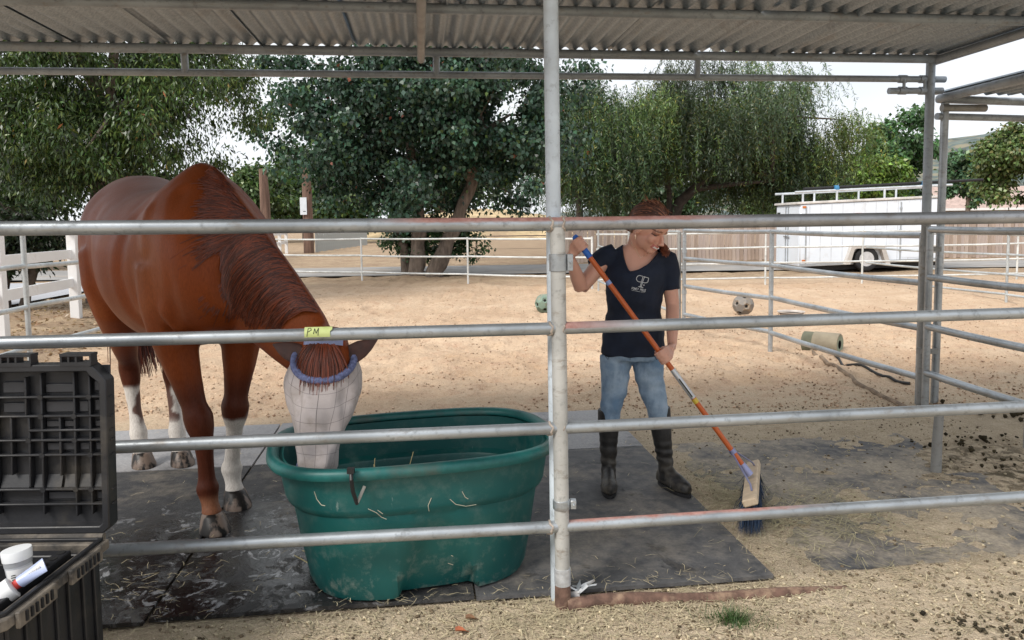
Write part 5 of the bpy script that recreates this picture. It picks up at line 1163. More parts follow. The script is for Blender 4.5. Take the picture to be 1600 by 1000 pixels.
def mask_pt(phi, v):
    c = math.cos(phi); ttop = .10 + .27 * max(0, c) ** .75 * (1 if c > 0 else 0) + (.12 if c < 0 else 0) * abs(c); t = ttop + (1.035 - ttop) * v
    g_ = .016 + .034 * math.sin(math.pi * min(1, v * 1.25)) ** 1.2 + (.009 * math.sin(4 * phi + 6 * v) + .006 * math.sin(9 * phi - 11 * v) + .008 * noise.noise(Vector((math.cos(phi) * 3, math.sin(phi) * 3, v * 7)))) * math.sin(math.pi * v) ** .6
    if t > .98: g_ *= max(.25, 1 - (t - .98) * 14)
    return head_pt(min(t, 1.02), phi, g_, gb=g_ * .5) + HD * max(0, t - 1.02) * HLEN
for j in range(NV + 1):
    for i in range(NU + 1):
        V.append(mask_pt(2 * math.pi * i / NU, j / NV)); UV.append((i / NU, j / NV))
Fm = [(j * (NU + 1) + i, j * (NU + 1) + i + 1, (j + 1) * (NU + 1) + i + 1, (j + 1) * (NU + 1) + i) for j in range(NV) for i in range(NU)]
mme = bpy.data.meshes.new('mask_mesh'); mme.from_pydata([tuple(v) for v in V], [], Fm); ul = mme.uv_layers.new(name='UVMap')
for lp in mme.loops: ul.data[lp.index].uv = UV[lp.vertex_index]
link_mesh('mask_mesh', mme, maskm, MK, True, 180)
flc = mk('blue_fleece', (.15, .175, .33), .95, var=.45, scale=70, bump=.9, bscale=160, bdist=.006)
MB().tube([mask_pt(2 * math.pi * k / 48, 0.0) for k in range(49)], .0165, 10, caps=False).build('fleece_trim', flc, MK)
MB().tube([mask_pt(math.pi * (1.1 + .5 * k / 20), .62 + .36 * k / 20) for k in range(21)], .008, 8).build('edge_binding', flc, MK)
b_ = MB(); rg = []
for k in range(9):
    ph = -.9 + 1.8 * k / 8; p = head_pt(.085, ph * .75, .020); rg.append([p - HD * .014, p - HD * .002 + HFR * .005, p + HD * .012 + HFR * .002])
b_.ring_loft(rg, caps=False, closed=False).build('crown_strap', mk('pale_blue_strap', (.22, .25, .40), .8, var=.2), MK)
# ------------------------------------------------------------------ push broom
BC = Vector((1.195, 3.71, 0.0)); BD = Vector((0.33, 0.944, 0)); BS = Vector((BD.y, -BD.x, 0))
H1 = BC + Vector((-.012, 0, 0.215)); H0 = at_y(899, 371, 3.86); HDV = (H1 - H0).normalized(); HLN = (H1 - H0).length
BROOM = empty('push_broom', BC, 'push broom with orange handle and dark blue bristles held by the woman', 'broom')
def hpos(u): return H0 + (H1 - H0) * u
orange = mk('orange_fibreglass', (0.54, 0.115, 0.025), 0.38, var=.10, scale=20, dirt=(.30, .10, .05), damt=(.62, .8), dscale=12)
MB().tube([hpos(k / 10) for k in range(11)], .0135, 14).build('handle', orange, BROOM)
MB().tube([hpos(-.008), hpos(0), hpos(.085)], [.012, .0165, .0165], 14).build('grip', mk('blue_grip', (.02, .13, .52), .5, var=.12), BROOM)
MB().tube([hpos(.56), hpos(.68)], .0142, 14).build('silver_label', mk('silver_label', (.55, .56, .58), .3, .5, var=.15), BROOM)
bl = MB(); bl.bar(hpos(.60) + Vector((-.004, -.0125, .003)), hpos(.675) + Vector((-.004, -.0125, .003)), .008, .006); bl.build('label_print', ink, BROOM)
MB().tube([hpos(.683), hpos(.70)], .0143, 14).build('yellow_band', mk('yellow_band', (.62, .45, .05), .4), BROOM)
MB().tube([hpos(.185), hpos(.20)], .0140, 14).build('blue_sticker', mk('blue_sticker', (.25, .33, .60), .4), BROOM)
lv = mk('lilac_metal', (.30, .32, .52), .4, .5, var=.15)
MB().tube([hpos(.955), hpos(1.0)], [.017, .021], 12).build('socket', lv, BROOM)
wood = mk('pale_wood_block', (.58, .46, .33), .7, var=.18, scale=5, stretch=(1, 6, 1), bump=.2, bscale=30)
tl = Vector((-.35, .1, .93)).normalized(); tl = (tl - BD * tl.dot(BD)).normalized(); sdv_ = tl.cross(BD)
MBk = Matrix((BD, sdv_, tl)).transposed()
MB().box(BC + Vector((0, 0, .178)), (.60, .070, .036), MBk).build('block', wood, BROOM, True, 30, .006)
br = MB()
for i in range(2600):
    u = random.uniform(-.29, .29); v = random.uniform(-.028, .028); b0 = BC + Vector((0, 0, .165)) + BD * u + sdv_ * v
    fl = Vector((random.gauss(0, .012), random.gauss(0, .012), 0)) + sdv_ * (v * .9) + BD * (u * .08); e = b0 + fl; e.z = random.uniform(.012, .025) if random.random() > .06 else random.uniform(.05, .12)
    if random.random() < .05: e += sdv_ * random.uniform(-.07, .09) + Vector((0, 0, .03))
    md = (b0 + e) / 2 + Vector((random.gauss(0, .005), random.gauss(0, .005), 0)); w_ = Vector((random.uniform(-1, 1), random.uniform(-1, 1), 0)).normalized() * .0013
    k = random.random(); cl = (.012 + .02 * k, .03 + .035 * k, .07 + .06 * k) if k < .9 else (.25, .24, .22)
    br.add([b0 - w_, b0 + w_, md + w_, md - w_], [(0, 1, 2, 3)], 0, cl); br.add([md - w_, md + w_, e], [(0, 1, 2)], 0, cl)
bo = br.build('bristles', mk_attr('bristle', .5, .2), BROOM, False); bo['kind'] = 'stuff'
cl_ = MB(); cl_.tube([hpos(.895), hpos(.91)], .0175, 12); cl_.build('brace_collar', lv, BROOM)
for s_ in (-1, 1): MB().tube([hpos(.90), hpos(.905) + BD * s_ * .03 + Vector((0, 0, .0)), BC + BD * (s_ * .17) + Vector((-.004, -.002, .225)), BC + BD * (s_ * .20) + Vector((.005, 0, .202))], .0048, 8).build('brace_rod', lv, BROOM)

# ------------------------------------------------------------------ the woman with the broom
PW = empty('person', at_z(995, 760), 'person in navy V-neck tee, blue jeans and tall black boots holding a push broom', 'person')
wb = MB()
def ering(px, py, Y, hw, hd, n=24, lean=0.0, yaw=0.0):
    c = at_y(px, py, Y); return [c + Vector((hw * math.cos(a), hd * math.sin(a), lean * math.cos(a))) for a in [2 * math.pi * k / n for k in range(n)]]
tor = [(989, 559, 4.13, .150, .105), (989, 552, 4.12, .166, .117), (990, 520, 4.11, .152, .108), (991, 487, 4.10, .136, .100), (992, 455, 4.08, .150, .118), (993, 430, 4.08, .158, .115), (994, 410, 4.09, .158, .098), (994, 397, 4.09, .138, .084), (995, 388, 4.08, .105, .072), (996, 381, 4.07, .070, .060)]
wb.ring_loft([ering(a, b, c, d - .008, e - .008) for (a, b, c, d, e) in tor])
NB = at_y(995, 392, 4.08); 
HEADC = at_y(1014, 356, 3.985)
fdir = Vector((.64, -.62, -.50)).normalized(); up_ = Vector((.10, 0, 1)); up_ = (up_ - fdir * up_.dot(fdir)).normalized(); lat_ = fdir.cross(up_)
def hl(x, y, z): return HEADC + (lat_ * x + fdir * y + up_ * z) * 1.07
wb.tube([NB, NB.lerp(hl(0, -.035, -.07), .5), hl(0, -.03, -.05)], [.058, .051, .052], 16)
def hell(c, r, n=12):
    wb.ring_loft([[hl(c[0] + r[0] * math.sin(a) * math.cos(2 * math.pi * k / 16), c[1] + r[1] * math.sin(a) * math.sin(2 * math.pi * k / 16), c[2] - r[2] * math.cos(a)) for k in range(16)] for a in [math.pi * i / n for i in range(1, n)]])
hell((0, -.012, .018), (.074, .092, .100)); hell((0, .022, -.045), (.058, .066, .062)); hell((0, .062, -.088), (.026, .026, .022)); hell((0, .052, .035), (.056, .040, .045))
for s_ in (-1, 1):
    hell((s_ * .036, .060, -.030), (.026, .024, .026)); hell((s_ * .074, -.008, -.012), (.009, .020, .031)); hell((s_ * .030, .070, .014), (.026, .016, .010)); hell((s_ * .009, .099, -.040), (.008, .009, .007))
wb.tube([hl(0, .084, .006), hl(0, .098, -.018), hl(0, .110, -.036), hl(0, .098, -.044)], [.008, .0095, .0115, .007], 10)
hell((0, .083, -.058), (.026, .013, .007)); hell((0, .082, -.072), (.022, .013, .008))
# arms and hands
rs, re, rw = at_y(946, 402, 4.09), at_y(908, 450, 4.00), at_y(891, 402, 3.90)
ls, le, lw = at_y(1042, 406, 4.09), at_y(1051, 478, 4.06), at_y(1050, 541, 3.90)
wb.tube([rs, rs.lerp(re, .5), re], [.052, .044, .037], 14); wb.tube([re, re.lerp(rw, .35), rw], [.039, .038, .0235], 14)
wb.tube([ls, ls.lerp(le, .5), le], [.050, .043, .036], 14); wb.tube([le, le.lerp(lw, .35), lw], [.036, .036, .0235], 14)
def grip(cen, palm, wrist, turn, order=1, thumb_up=-1):
    palm = (palm - HDV * palm.dot(HDV)).normalized(); b = HDV.cross(palm) * turn
    for i in range(4):
        c = cen + HDV * ((i - 1.5) * .0185 * order); ln_ = (1.0, 1.08, 1.02, .86)[i]; pts = []
        kn = c + palm * .031
        for a in (10, 48, 92, 138, 185, 222):
            aa = R(a * (0.88 + .12 * ln_)); pts.append(c + (palm * math.cos(aa) + b * math.sin(aa)) * (.0285 if a < 60 else .0245))
        wb.tube([wrist.lerp(kn, .25), wrist.lerp(kn, .7), kn] + pts, [.0145, .0125, .0108, .0102, .0095, .0092, .0086, .0080, .0068], 10)
    t0 = wrist.lerp(cen + palm * .03, .35); c = cen + HDV * (thumb_up * .030)
    wb.tube([t0, c + palm * .026 - b * .010, c - b * .026, c - palm * .018 - b * .016 + HDV * .008 * thumb_up], [.015, .0125, .0105, .0078], 10)
    wb.tube([wrist, wrist.lerp(cen + palm * .03, .6)], [.0235, .0225], 12)
grip(hpos(.028), Vector((-.85, .15, .15)), rw, -1 if HDV.cross(Vector((-1, 0, 0))).y > 0 else 1)
grip(hpos(.505), Vector((.8, .0, .6)), lw, -1 if HDV.cross(Vector((.8, 0, .6))).y > 0 else 1)
# hidden legs inside the jeans keep the figure whole
for hx, kx, ax_ in ((963, 956, 952), (1013, 1026, 1040)):
    wb.tube([at_y(hx, 560, 4.13), at_y((hx + kx) / 2, 605, 4.11), at_y(kx, 640, 4.10), at_y(ax_, 735, 4.12)], [.066, .058, .040, .028], 14)
body = remeshed(wb, .0046, 3, .5)
pv_ = verts_of(body); q = (pv_ - np.array(HEADC)) / 1.07; fx = q @ np.array(lat_); fy = q @ np.array(fdir); fz = q @ np.array(up_)
skin = np.array([.68, .37, .275]); c = np.tile(skin, (len(pv_), 1)); nn = np.array([noise.noise(Vector(p) * 18) for p in pv_]); c *= (1 + .05 * nn[:, None])
hm_ = (np.abs(fx) < .09) & (fy > .02) & (np.abs(fz) < .14)
def tint(mask, col, k=1.0):
    global c
    mk_ = (mask * k)[:, None]; c = c * (1 - mk_) + np.array(col) * mk_
blush = np.exp(-(((np.abs(fx) - .040) / .018) ** 2 + ((fz + .032) / .018) ** 2)) * hm_; tint(blush, (.62, .22, .17), .45)
smile = fz + .064 - 7.0 * fx ** 2
tint(hm_ * (np.abs(fx) < .030) * (np.abs(smile) < .0115) * (fy > .05), (.48, .13, .12), .85)
tint(hm_ * (np.abs(fx) < .023) * (np.abs(smile + .0005) < .0042) * (fy > .05), (.78, .74, .70))
eye = fz - (-.004) - 9 * (np.abs(fx) - .032) ** 2
tint(hm_ * (np.abs(np.abs(fx) - .032) < .017) * (np.abs(eye) < .0042) * (fy > .04), (.05, .025, .02), .95)
tint(hm_ * (np.abs(np.abs(fx) - .032) < .018) * (np.abs(eye - .007) < .006) * (fy > .04), (.42, .19, .14), .5)
tint(hm_ * (np.abs(np.abs(fx) - .033) < .021) * (np.abs(fz - .021 + 5 * (np.abs(fx) - .03) ** 2) < .0045) * (fy > .04), (.17, .075, .045), .85)
nostr = np.exp(-(((np.abs(fx) - .008) / .004) ** 2 + ((fz + .046) / .004) ** 2)) * (fy > .09); tint(nostr, (.20, .07, .05), .8)
set_cols(body, np.clip(c, .01, .9))
sk = NT('skin'); sk.bump(sk.noise(160, 3), .06, .002); skm = sk.set(col=sk.attr(), rough=.48, spec=.45)
skm.node_tree.nodes['Principled BSDF'].inputs['Subsurface Weight'].default_value = .12; skm.node_tree.nodes['Principled BSDF'].inputs['Subsurface Radius'].default_value = (.012, .005, .003)
link_mesh('body', body, skm, PW, True, 180)
# tee shirt
sb = MB(); sb.ring_loft([ering(a, b, cc, d + .008 + (.008 if b > 500 else 0), e + .010) for (a, b, cc, d, e) in tor[1:]])
sb.tube([at_y(962, 396, 4.09), rs, at_y(938, 408, 4.075), at_y(929, 418, 4.06)], [.058, .062, .057, .053], 18)
sb.tube([at_y(1026, 400, 4.09), ls, at_y(1046, 428, 4.08), at_y(1048, 453, 4.075)], [.058, .060, .056, .054], 18)
shirt = remeshed(sb, .0065, 4, .5)
sv = verts_of(shirt); me_n = np.empty(len(shirt.vertices) * 3, np.float32); shirt.vertices.foreach_get('normal', me_n); me_n = me_n.reshape(-1, 3)
wr = np.array([noise.noise(Vector((p[0] * 9 + p[2] * 3, p[1] * 7, p[2] * 14))) + .6 * noise.noise(Vector((p[0] * 22 - p[2] * 12, p[1] * 18, p[2] * 20))) for p in sv])
lowz = 1 - sstep(1.02, 1.25, sv[:, 2]); sv2 = sv + me_n * (wr * (.0045 + .004 * lowz))[:, None]; shirt.vertices.foreach_set('co', sv2.ravel())
def to_px(p):
    d = Vector(p) - CAM; k = d.dot(_F); return 800 + F_PX * d.dot(_RX) / k, PPY - F_PX * d.dot(_UX) / k
def inpoly(x, y, P):
    r_ = False; j = len(P) - 1
    for i in range(len(P)):
        if (P[i][1] > y) != (P[j][1] > y) and x < (P[j][0] - P[i][0]) * (y - P[i][1]) / (P[j][1] - P[i][1]) + P[i][0]: r_ = not r_
        j = i
    return r_
VN = [(974, 372), (972.5, 384), (974, 398), (978, 412), (984, 425), (998, 421), (1012, 413), (1023, 402), (1031, 391), (1024, 372), (1000, 355), (980, 355)]
bm = bmesh.new(); bm.from_mesh(shirt); kill = []
for f in bm.faces:
    cn = f.calc_center_median(); x_, y_ = to_px(cn)
    if cn.y < 4.115 and inpoly(x_, y_, VN): kill.append(f)
bmesh.ops.delete(bm, geom=kill, context='FACES')
for it in range(14):                 # even out the cut neckline
    new = {}
    for v in bm.verts:
        nb_ = [e.other_vert(v) for e in v.link_edges if e.is_boundary]
        if len(nb_) == 2: new[v] = (v.co + nb_[0].co + nb_[1].co) / 3
    for v, c_ in new.items(): v.co = c_
bm.to_mesh(shirt); bm.free()
st_m = mk('navy_cotton', (.007, .013, .031), .85, var=.3, scale=8, bump=.25, bscale=420, bdist=.001)
SH = link_mesh('shirt', shirt, st_m, PW, True, 180)
sol = SH.modifiers.new('t', 'SOLIDIFY'); sol.thickness = .004; sol.offset = -1
sbv = BVHTree.FromPolygons([v.co.copy() for v in shirt.vertices], [tuple(p.vertices) for p in shirt.polygons])
def on_shirt(px, py, o=.003):
    d = ray(px, py).normalized(); h = sbv.ray_cast(CAM, d); return (h[0] - d * o) if h[0] is not None else None
pts = []
for (a, b) in zip(VN[:8], VN[1:9]):
    for k in range(4):
        t_ = k / 4; x_, y_ = a[0] + (b[0] - a[0]) * t_, a[1] + (b[1] - a[1]) * t_
        p = on_shirt(x_ + (-1.2 if x_ < 984 else 1.0), y_ + 1.0, .0)
        if p is not None: pts.append(p)
MB().tube(pts, .0050, 6).build('neck_binding', st_m, PW)
# chest print
wh = mk('white_print', (.72, .74, .76), .7, var=.03)
def stroke(P, r_=.0016):
    out = []
    for (a, b) in zip(P, P[1:]):
        for k in range(4): 
            p = on_shirt(a[0] + (b[0] - a[0]) * k / 4, a[1] + (b[1] - a[1]) * k / 4)
            if p is not None: out.append(p)
    p = on_shirt(*P[-1]); out.append(p) if p is not None else None
    if len(out) > 1: MB().tube(out, r_, 5).build('chest_print', wh, SH)
def L_(x, y): return (980 + x / 25, 425 + y / 25)        # print laid out on the chest
stroke([L_(*p) for p in ((600, 165), (490, 135), (420, 155), (370, 220), (362, 290), (400, 355), (470, 385), (540, 390))])
stroke([L_(*p) for p in ((640, 180), (730, 205), (820, 230), (840, 265), (820, 320), (815, 370), (770, 415), (690, 425), (600, 405))])
stroke([L_(*p) for p in ((620, 170), (560, 390), (505, 570))]); stroke([L_(*p) for p in ((675, 195), (600, 400), (550, 580))]); stroke([L_(*p) for p in ((440, 570), (620, 605))], .002)
stroke([L_(*p) for p in ((640, 500), (665, 525))], .0030)
GL = {'P': [[(0, 1), (0, 0), (.7, .05), (.7, .5), (0, .55)]], 'O': [[(0, 0), (.7, 0), (.7, 1), (0, 1), (0, 0)]], 'N': [[(0, 1), (0, 0), (.7, 1), (.7, 0)]], 'E': [[(.7, 0), (0, 0), (0, 1), (.7, 1)], [(0, .5), (.6, .5)]], 'Y': [[(0, 0), (.35, .5), (.7, 0)], [(.35, .5), (.35, 1)]], 'L': [[(0, 0), (0, 1), (.7, 1)]], ' ': []}
for i, ch in enumerate('PONEY POLO'):
    for g_ in GL[ch]:
        stroke([L_(190 + (i + u) * 55 - v * 18, 590 + (i + u) * 9.5 + v * 80) for (u, v) in g_], .0009)
stroke([L_(180, 712), L_(500, 770)], .0007); stroke([L_(530, 780), L_(700, 788)], .0007)
# jeans
jb = MB(); jb.ring_loft([ering(989, 538, 4.12, .160, .113), ering(989, 552, 4.12, .168, .122), ering(988, 560, 4.13, .166, .120)])
jb.tube([at_y(963, 556, 4.13), at_y(961, 585, 4.12), at_y(960, 610, 4.11), at_y(955, 635, 4.10), at_y(952, 662, 4.12)], [.090, .081, .072, .058, .054], 18)
jb.tube([at_y(1013, 556, 4.13), at_y(1014, 585, 4.12), at_y(1019, 610, 4.11), at_y(1027, 635, 4.09), at_y(1030, 662, 4.11)], [.090, .081, .073, .060, .056], 18)
jeans = remeshed(jb, .0065, 4, .5); jv = verts_of(jeans); jn = np.empty(len(jeans.vertices) * 3, np.float32); jeans.vertices.foreach_get('normal', jn); jn = jn.reshape(-1, 3)
wr = np.array([.7 * math.sin(p[2] * 95 + 5 * noise.noise(Vector((p[0] * 10, p[1] * 10, p[2] * 6)))) * max(0, noise.noise(Vector((p[0] * 7, p[1] * 7, p[2] * 5 + 3))) + .25) + .8 * noise.noise(Vector(p) * 24) for p in jv])
jeans.vertices.foreach_set('co', (jv + jn * (wr * .0062)[:, None]).ravel())
jt = NT('denim'); n1 = jt.noise(7, 5, .6); n2 = jt.noise(30, 4, .7, (1, 1, .4)); n3 = jt.noise(500, 2, .6)
c_ = jt.mix(jt.ramp(n1, .35, .7), (.15, .24, .36), (.40, .50, .61)); c_ = jt.mix(jt.math('MULTIPLY', jt.ramp(n2, .5, .75), .5), c_, (.075, .13, .22)); jt.bump(n3, .2, .001)
JE = link_mesh('jeans', jeans, jt.set(col=c_, rough=.85, spec=.2), PW, True, 180)
jbv = BVHTree.FromPolygons([v.co.copy() for v in jeans.vertices], [tuple(p.vertices) for p in jeans.polygons])
def jl(P, nm, r_=.0014):
    out = []
    for (a, b) in zip(P, P[1:]):
        for k in range(5):
            d = ray(a[0] + (b[0] - a[0]) * k / 5, a[1] + (b[1] - a[1]) * k / 5).normalized(); h = jbv.ray_cast(CAM, d)
            if h[0] is not None: out.append(h[0] - d * .0005)
    if len(out) > 2: MB().tube(out, r_, 5).build(nm, mk('dark_seam', (.03, .05, .09), .8), JE)
jl([(985, 551), (984, 570)], 'fly_seam'); jl([(943, 553), (950, 562), (953, 552)], 'pocket_seam'); jl([(1033, 553), (1026, 562), (1020, 552)], 'pocket_seam')
# boots
bt = NT('worn_black_leather'); n1 = bt.noise(9, 5, .65); n2 = bt.noise(40, 4, .7); x, y, z = bt.xyz()
c_ = bt.mix(bt.ramp(n2, .35, .7), (.009, .009, .010), (.026, .025, .025)); dm = bt.math('MULTIPLY', bt.ramp(z, .02, .30, (1, 1, 1), (0, 0, 0)), bt.ramp(n1, .45, .68)); c_ = bt.mix(bt.math('MULTIPLY', dm, .75), c_, (.17, .145, .11))
bt.bump(bt.math('ADD', n1, n2), .4, .006); leather = bt.set(col=c_, rough=bt.math('ADD', bt.math('MULTIPLY', n2, .3), .34), spec=.5)
def boot(shaft, ank, fdir_, nm='boot'):
    b_ = MB(); P = []; RR = []
    for (px, py, Y, r_) in shaft: P.append(at_y(px, py, Y)); RR.append(r_)
    b_.tube(P + [ank + Vector((0, 0, .085)), ank + Vector((0, 0, .03))], RR + [.041, .043], 18)
    f_ = Vector((*fdir_, 0)).normalized(); s_ = Vector((-f_.y, f_.x, 0)); rg = []
    for u, hw, h in ((-.065, .022, .05), (-.055, .032, .07), (-.02, .036, .095), (.03, .036, .105), (.07, .040, .085), (.115, .046, .068), (.155, .044, .058), (.185, .033, .048), (.202, .014, .036)):
        c0 = ank + f_ * u; rg.append([Vector((c0.x, c0.y, 0)) + s_ * (hw * math.cos(a)) + Vector((0, 0, .028 + (h if math.sin(a) > 0 else .012) * math.sin(a) * (1 if math.sin(a) > 0 else 1))) for a in [2 * math.pi * k / 20 for k in range(20)]])
    b_.ring_loft(rg); me = remeshed(b_, .006, 4, .5); v = verts_of(me); v[:, 2] += .022
    nr = np.empty(len(me.vertices) * 3, np.float32); me.vertices.foreach_get('normal', nr); nr = nr.reshape(-1, 3)
    cr = np.array([math.sin(p[2] * 120 + 4 * noise.noise(Vector(p) * 9)) * max(0, 1 - abs(p[2] - .19) / .13) + .5 * noise.noise(Vector(p) * 16) for p in v]); me.vertices.foreach_set('co', (v + nr * (cr * .0036)[:, None]).ravel())
    B_ = link_mesh(nm, me, leather, PW, True, 180)
    so_ = []
    for a in range(24):
        t_ = 2 * math.pi * a / 24; u = .068 + .140 * math.cos(t_); w_ = .042 * math.sin(t_) * (1 + .15 * math.cos(t_)); so_.append(Vector((ank.x, ank.y, .021)) + f_ * u + s_ * w_)
    MB().poly(so_, Vector((0, 0, .018))).build('sole', tb2, B_, True, 30)
    q = ank + f_ * .100; MB().tube([Vector((q.x, q.y, .05)) + s_ * .044, Vector((q.x, q.y, .085)) + s_ * .034 - f_ * .01, Vector((q.x, q.y, .106)) - f_ * .012, Vector((q.x, q.y, .085)) - s_ * .034 - f_ * .01, Vector((q.x, q.y, .05)) - s_ * .044], .005, 8).build('foot_strap', leather, B_)
aR = at_z(951, 752); aR = Vector((at_y(951, 757, 4.12).x, 4.12, 0)); aL = Vector((at_y(1041, 757, 4.10).x, 4.10, 0))
boot([(951, 645, 4.12, .060), (951, 668, 4.12, .059), (951, 700, 4.12, .050), (951, 732, 4.12, .042)], aR, (-.10, -1))
boot([(1030, 642, 4.11, .062), (1032, 668, 4.11, .060), (1036, 700, 4.10, .050), (1040, 732, 4.10, .042)], aL, (.42, -.9))
# hair
hb2 = MB(); NA, NBb = 40, 28; V = []; idxm = {}
def hair_pt(th, ph, g=1.0):       # th around (0 = face), ph up
    x_ = math.cos(ph) * math.sin(th) * .0815 * g; y_ = math.cos(ph) * math.cos(th) * .100 * g - .016; z_ = math.sin(ph) * .108 * g + .020; return x_, y_, z_
def hairy(x_, y_, z_): 
    line = .078 - .75 * max(0, .02 - y_) if y_ > -.06 else -.075; line = .070 if y_ > .045 else (.070 - (.045 - y_) * 1.15 if y_ > -.02 else (-.005 - (-.02 - y_) * 2.2)); return z_ > max(line, -.085)
b_ = MB(); pts = [[hair_pt(2 * math.pi * i / NA, -math.pi / 2 + math.pi * j / NBb) for i in range(NA)] for j in range(NBb + 1)]
vs = [hl(*p) for r_ in pts for p in r_]; fs = []
for j in range(NBb):
    for i in range(NA):
        k = (i + 1) % NA
        if all(hairy(*pts[jj][ii]) for jj, ii in ((j, i), (j, k), (j + 1, i), (j + 1, k))): fs.append((j * NA + i, j * NA + k, (j + 1) * NA + k, (j + 1) * NA + i))
hairm = mk_attr('auburn_hair', rough=.42, var=.2, scale=60, spec=.5)
b_.add(vs, fs, 0, (.085, .026, .013)); HR = b_.build('hair', hairm, PW)
paths = []; cols_ = []
for i in range(900):
    th0 = random.uniform(-1.9, 1.9); ph0 = random.uniform(.15, 1.2); g = random.uniform(1.0, 1.07); pts = []
    a = hair_pt(th0, ph0, g)
    if not hairy(*a): continue
    tgt = Vector((.0, -.122, -.045)); n_ = 9
    for k in range(n_):
        u = k / (n_ - 1); p = Vector(a).lerp(tgt, u); d = Vector((p.x / .0815, (p.y + .016) / .100, (p.z - .02) / .108)); r_ = d.length
        if r_ < 1.0 * g: 
            d = d / max(r_, .05) * g; p = Vector((d.x * .0815, d.y * .100 - .016, d.z * .108 + .02))
        pts.append(hl(*p))
    paths.append(pts); k = random.random(); cols_.append((.05 + .30 * k ** 3, .016 + .12 * k ** 3, .009 + .06 * k ** 3))
for i in range(70):
    th0 = random.uniform(-2.6, 2.6); a = Vector(hair_pt(th0, random.uniform(.2, 1.4), 1.03)); d = Vector((random.gauss(0, .02), random.gauss(-.02, .02), random.gauss(.012, .012)))
    paths.append([hl(*(a + d * (k / 4) + Vector((0, 0, -.012 * (k / 4) ** 2)))) for k in range(5)]); cols_.append((.26, .10, .05))
nape = hl(0, -.118, -.05); sho = at_y(1036, 386, 4.03); tip = at_y(1040, 396, 4.0)
for i in range(260):
    o1 = Vector((random.gauss(0, .010), random.gauss(0, .010), random.gauss(0, .010))); o2 = Vector((random.gauss(0, .009), random.gauss(0, .008), random.gauss(0, .008))); pts = []
    mid1 = nape.lerp(sho, .5) + Vector((.03, .03, .0)); curl = random.uniform(0, 6)
    ctrl = [nape, mid1, sho, tip]
    for k in range(12):
        u = k / 11 * 3; j = min(2, int(u)); p = ctrl[j].lerp(ctrl[j + 1], u - j) + o1 * (1 - u / 3) + o2 * (u / 3) + Vector((.006 * math.sin(u * 5 + curl), 0, .006 * math.cos(u * 5 + curl))); pts.append(p)
    paths.append(pts); k = random.random(); cols_.append((.10 + .2 * k, .03 + .07 * k, .015 + .035 * k))
link_mesh('hair_strands', strands(paths, .0026, .0010, cols_), hairm, HR, True, 180)
# necklace and earring
bbv = BVHTree.FromPolygons([v.co.copy() for v in body.vertices], [tuple(p.vertices) for p in body.polygons])
out = []
for (x_, y_) in ((984, 370), (987, 380), (993, 388), (998, 398), (1001, 403), (1006, 400), (1014, 396), (1020, 393)):
    d = ray(x_, y_).normalized(); h = bbv.ray_cast(CAM, d)
    if h[0] is not None: out.append(h[0] - d * .001)
gold = mk('pale_gold', (.75, .58, .42), .3, .8)
if len(out) > 2: MB().tube(out, .0012, 5).build('necklace', gold, PW)
e0 = hl(-.080, -.004, -.046); e0b = hl(.080, -.004, -.046); e0 = e0 if e0.y < e0b.y else e0b
MB().tube([e0, e0 + Vector((0, -.002, -.010)), e0 + Vector((0, -.002, -.022))], [.003, .003, .0015], 6).build('earring', gold, PW)
# ------------------------------------------------------------------ loose stuff on the ground
def straw_field(name, label, areas, col, ln=(.03, .12), seed=3, width=.0011, lift=.004):
    r_ = np.random.default_rng(seed); P = []; 
    for (s0, s1, d0, d1, n, spread) in areas:
        if spread: s_ = r_.normal((s0 + s1) / 2, (s1 - s0) / 2.6, n); d = r_.normal((d0 + d1) / 2, (d1 - d0) / 2.6, n)
        else: s_ = r_.uniform(s0, s1, n); d = r_.uniform(d0, d1, n)
        P.append(np.stack([ST_O.x + EX.x * s_ + EY.x * d, ST_O.y + EX.y * s_ + EY.y * d, s_, d], 1))
    P = np.concatenate(P); n = len(P); z = ground_z(P[:, 0], P[:, 1])
    onmat = (P[:, 2] > -2.8) & (P[:, 2] < .92) & (P[:, 3] > .09) & (P[:, 3] < 2.92); z = np.where(onmat, .0225, z)
    a = r_.uniform(0, math.pi * 2, n); l_ = r_.uniform(ln[0], ln[1], n); bend = r_.normal(0, .25, n)
    d1 = np.stack([np.cos(a), np.sin(a), r_.normal(0, .10, n)], 1); d2 = np.stack([np.cos(a + bend), np.sin(a + bend), r_.normal(-.05, .12, n)], 1)
    p0 = np.stack([P[:, 0], P[:, 1], z + lift + r_.random(n) * lift * 1.5], 1); p1 = p0 + d1 * l_[:, None] * .5; p2 = p1 + d2 * l_[:, None] * .5
    for p in (p1, p2): p[:, 2] = np.maximum(p[:, 2], z + lift * .6)
    sd = np.stack([-np.sin(a), np.cos(a), np.zeros(n)], 1) * (width * (.6 + .9 * r_.random(n)))[:, None]; up = np.array([0, 0, width * 1.2])
    V = np.stack([p0 - sd, p0 + sd, p1 + sd + up, p1 - sd + up, p2 + sd * .5, p2 - sd * .5], 1).reshape(-1, 3)
    i0 = np.arange(n)[:, None] * 6; F_ = np.concatenate([i0 + np.array([[0, 1, 2, 3]]), i0 + np.array([[3, 2, 4, 5]])])
    c = np.array(col)[None, :] * (1 + r_.normal(0, .22, (n, 1))); c = np.repeat(np.clip(c, .02, .8), 6, 0)
    return props(link_mesh(name, np_mesh(name, V, F_, c), mk_attr(name + '_stalk', .8, .15), None, False), label, 'hay', kind='stuff')
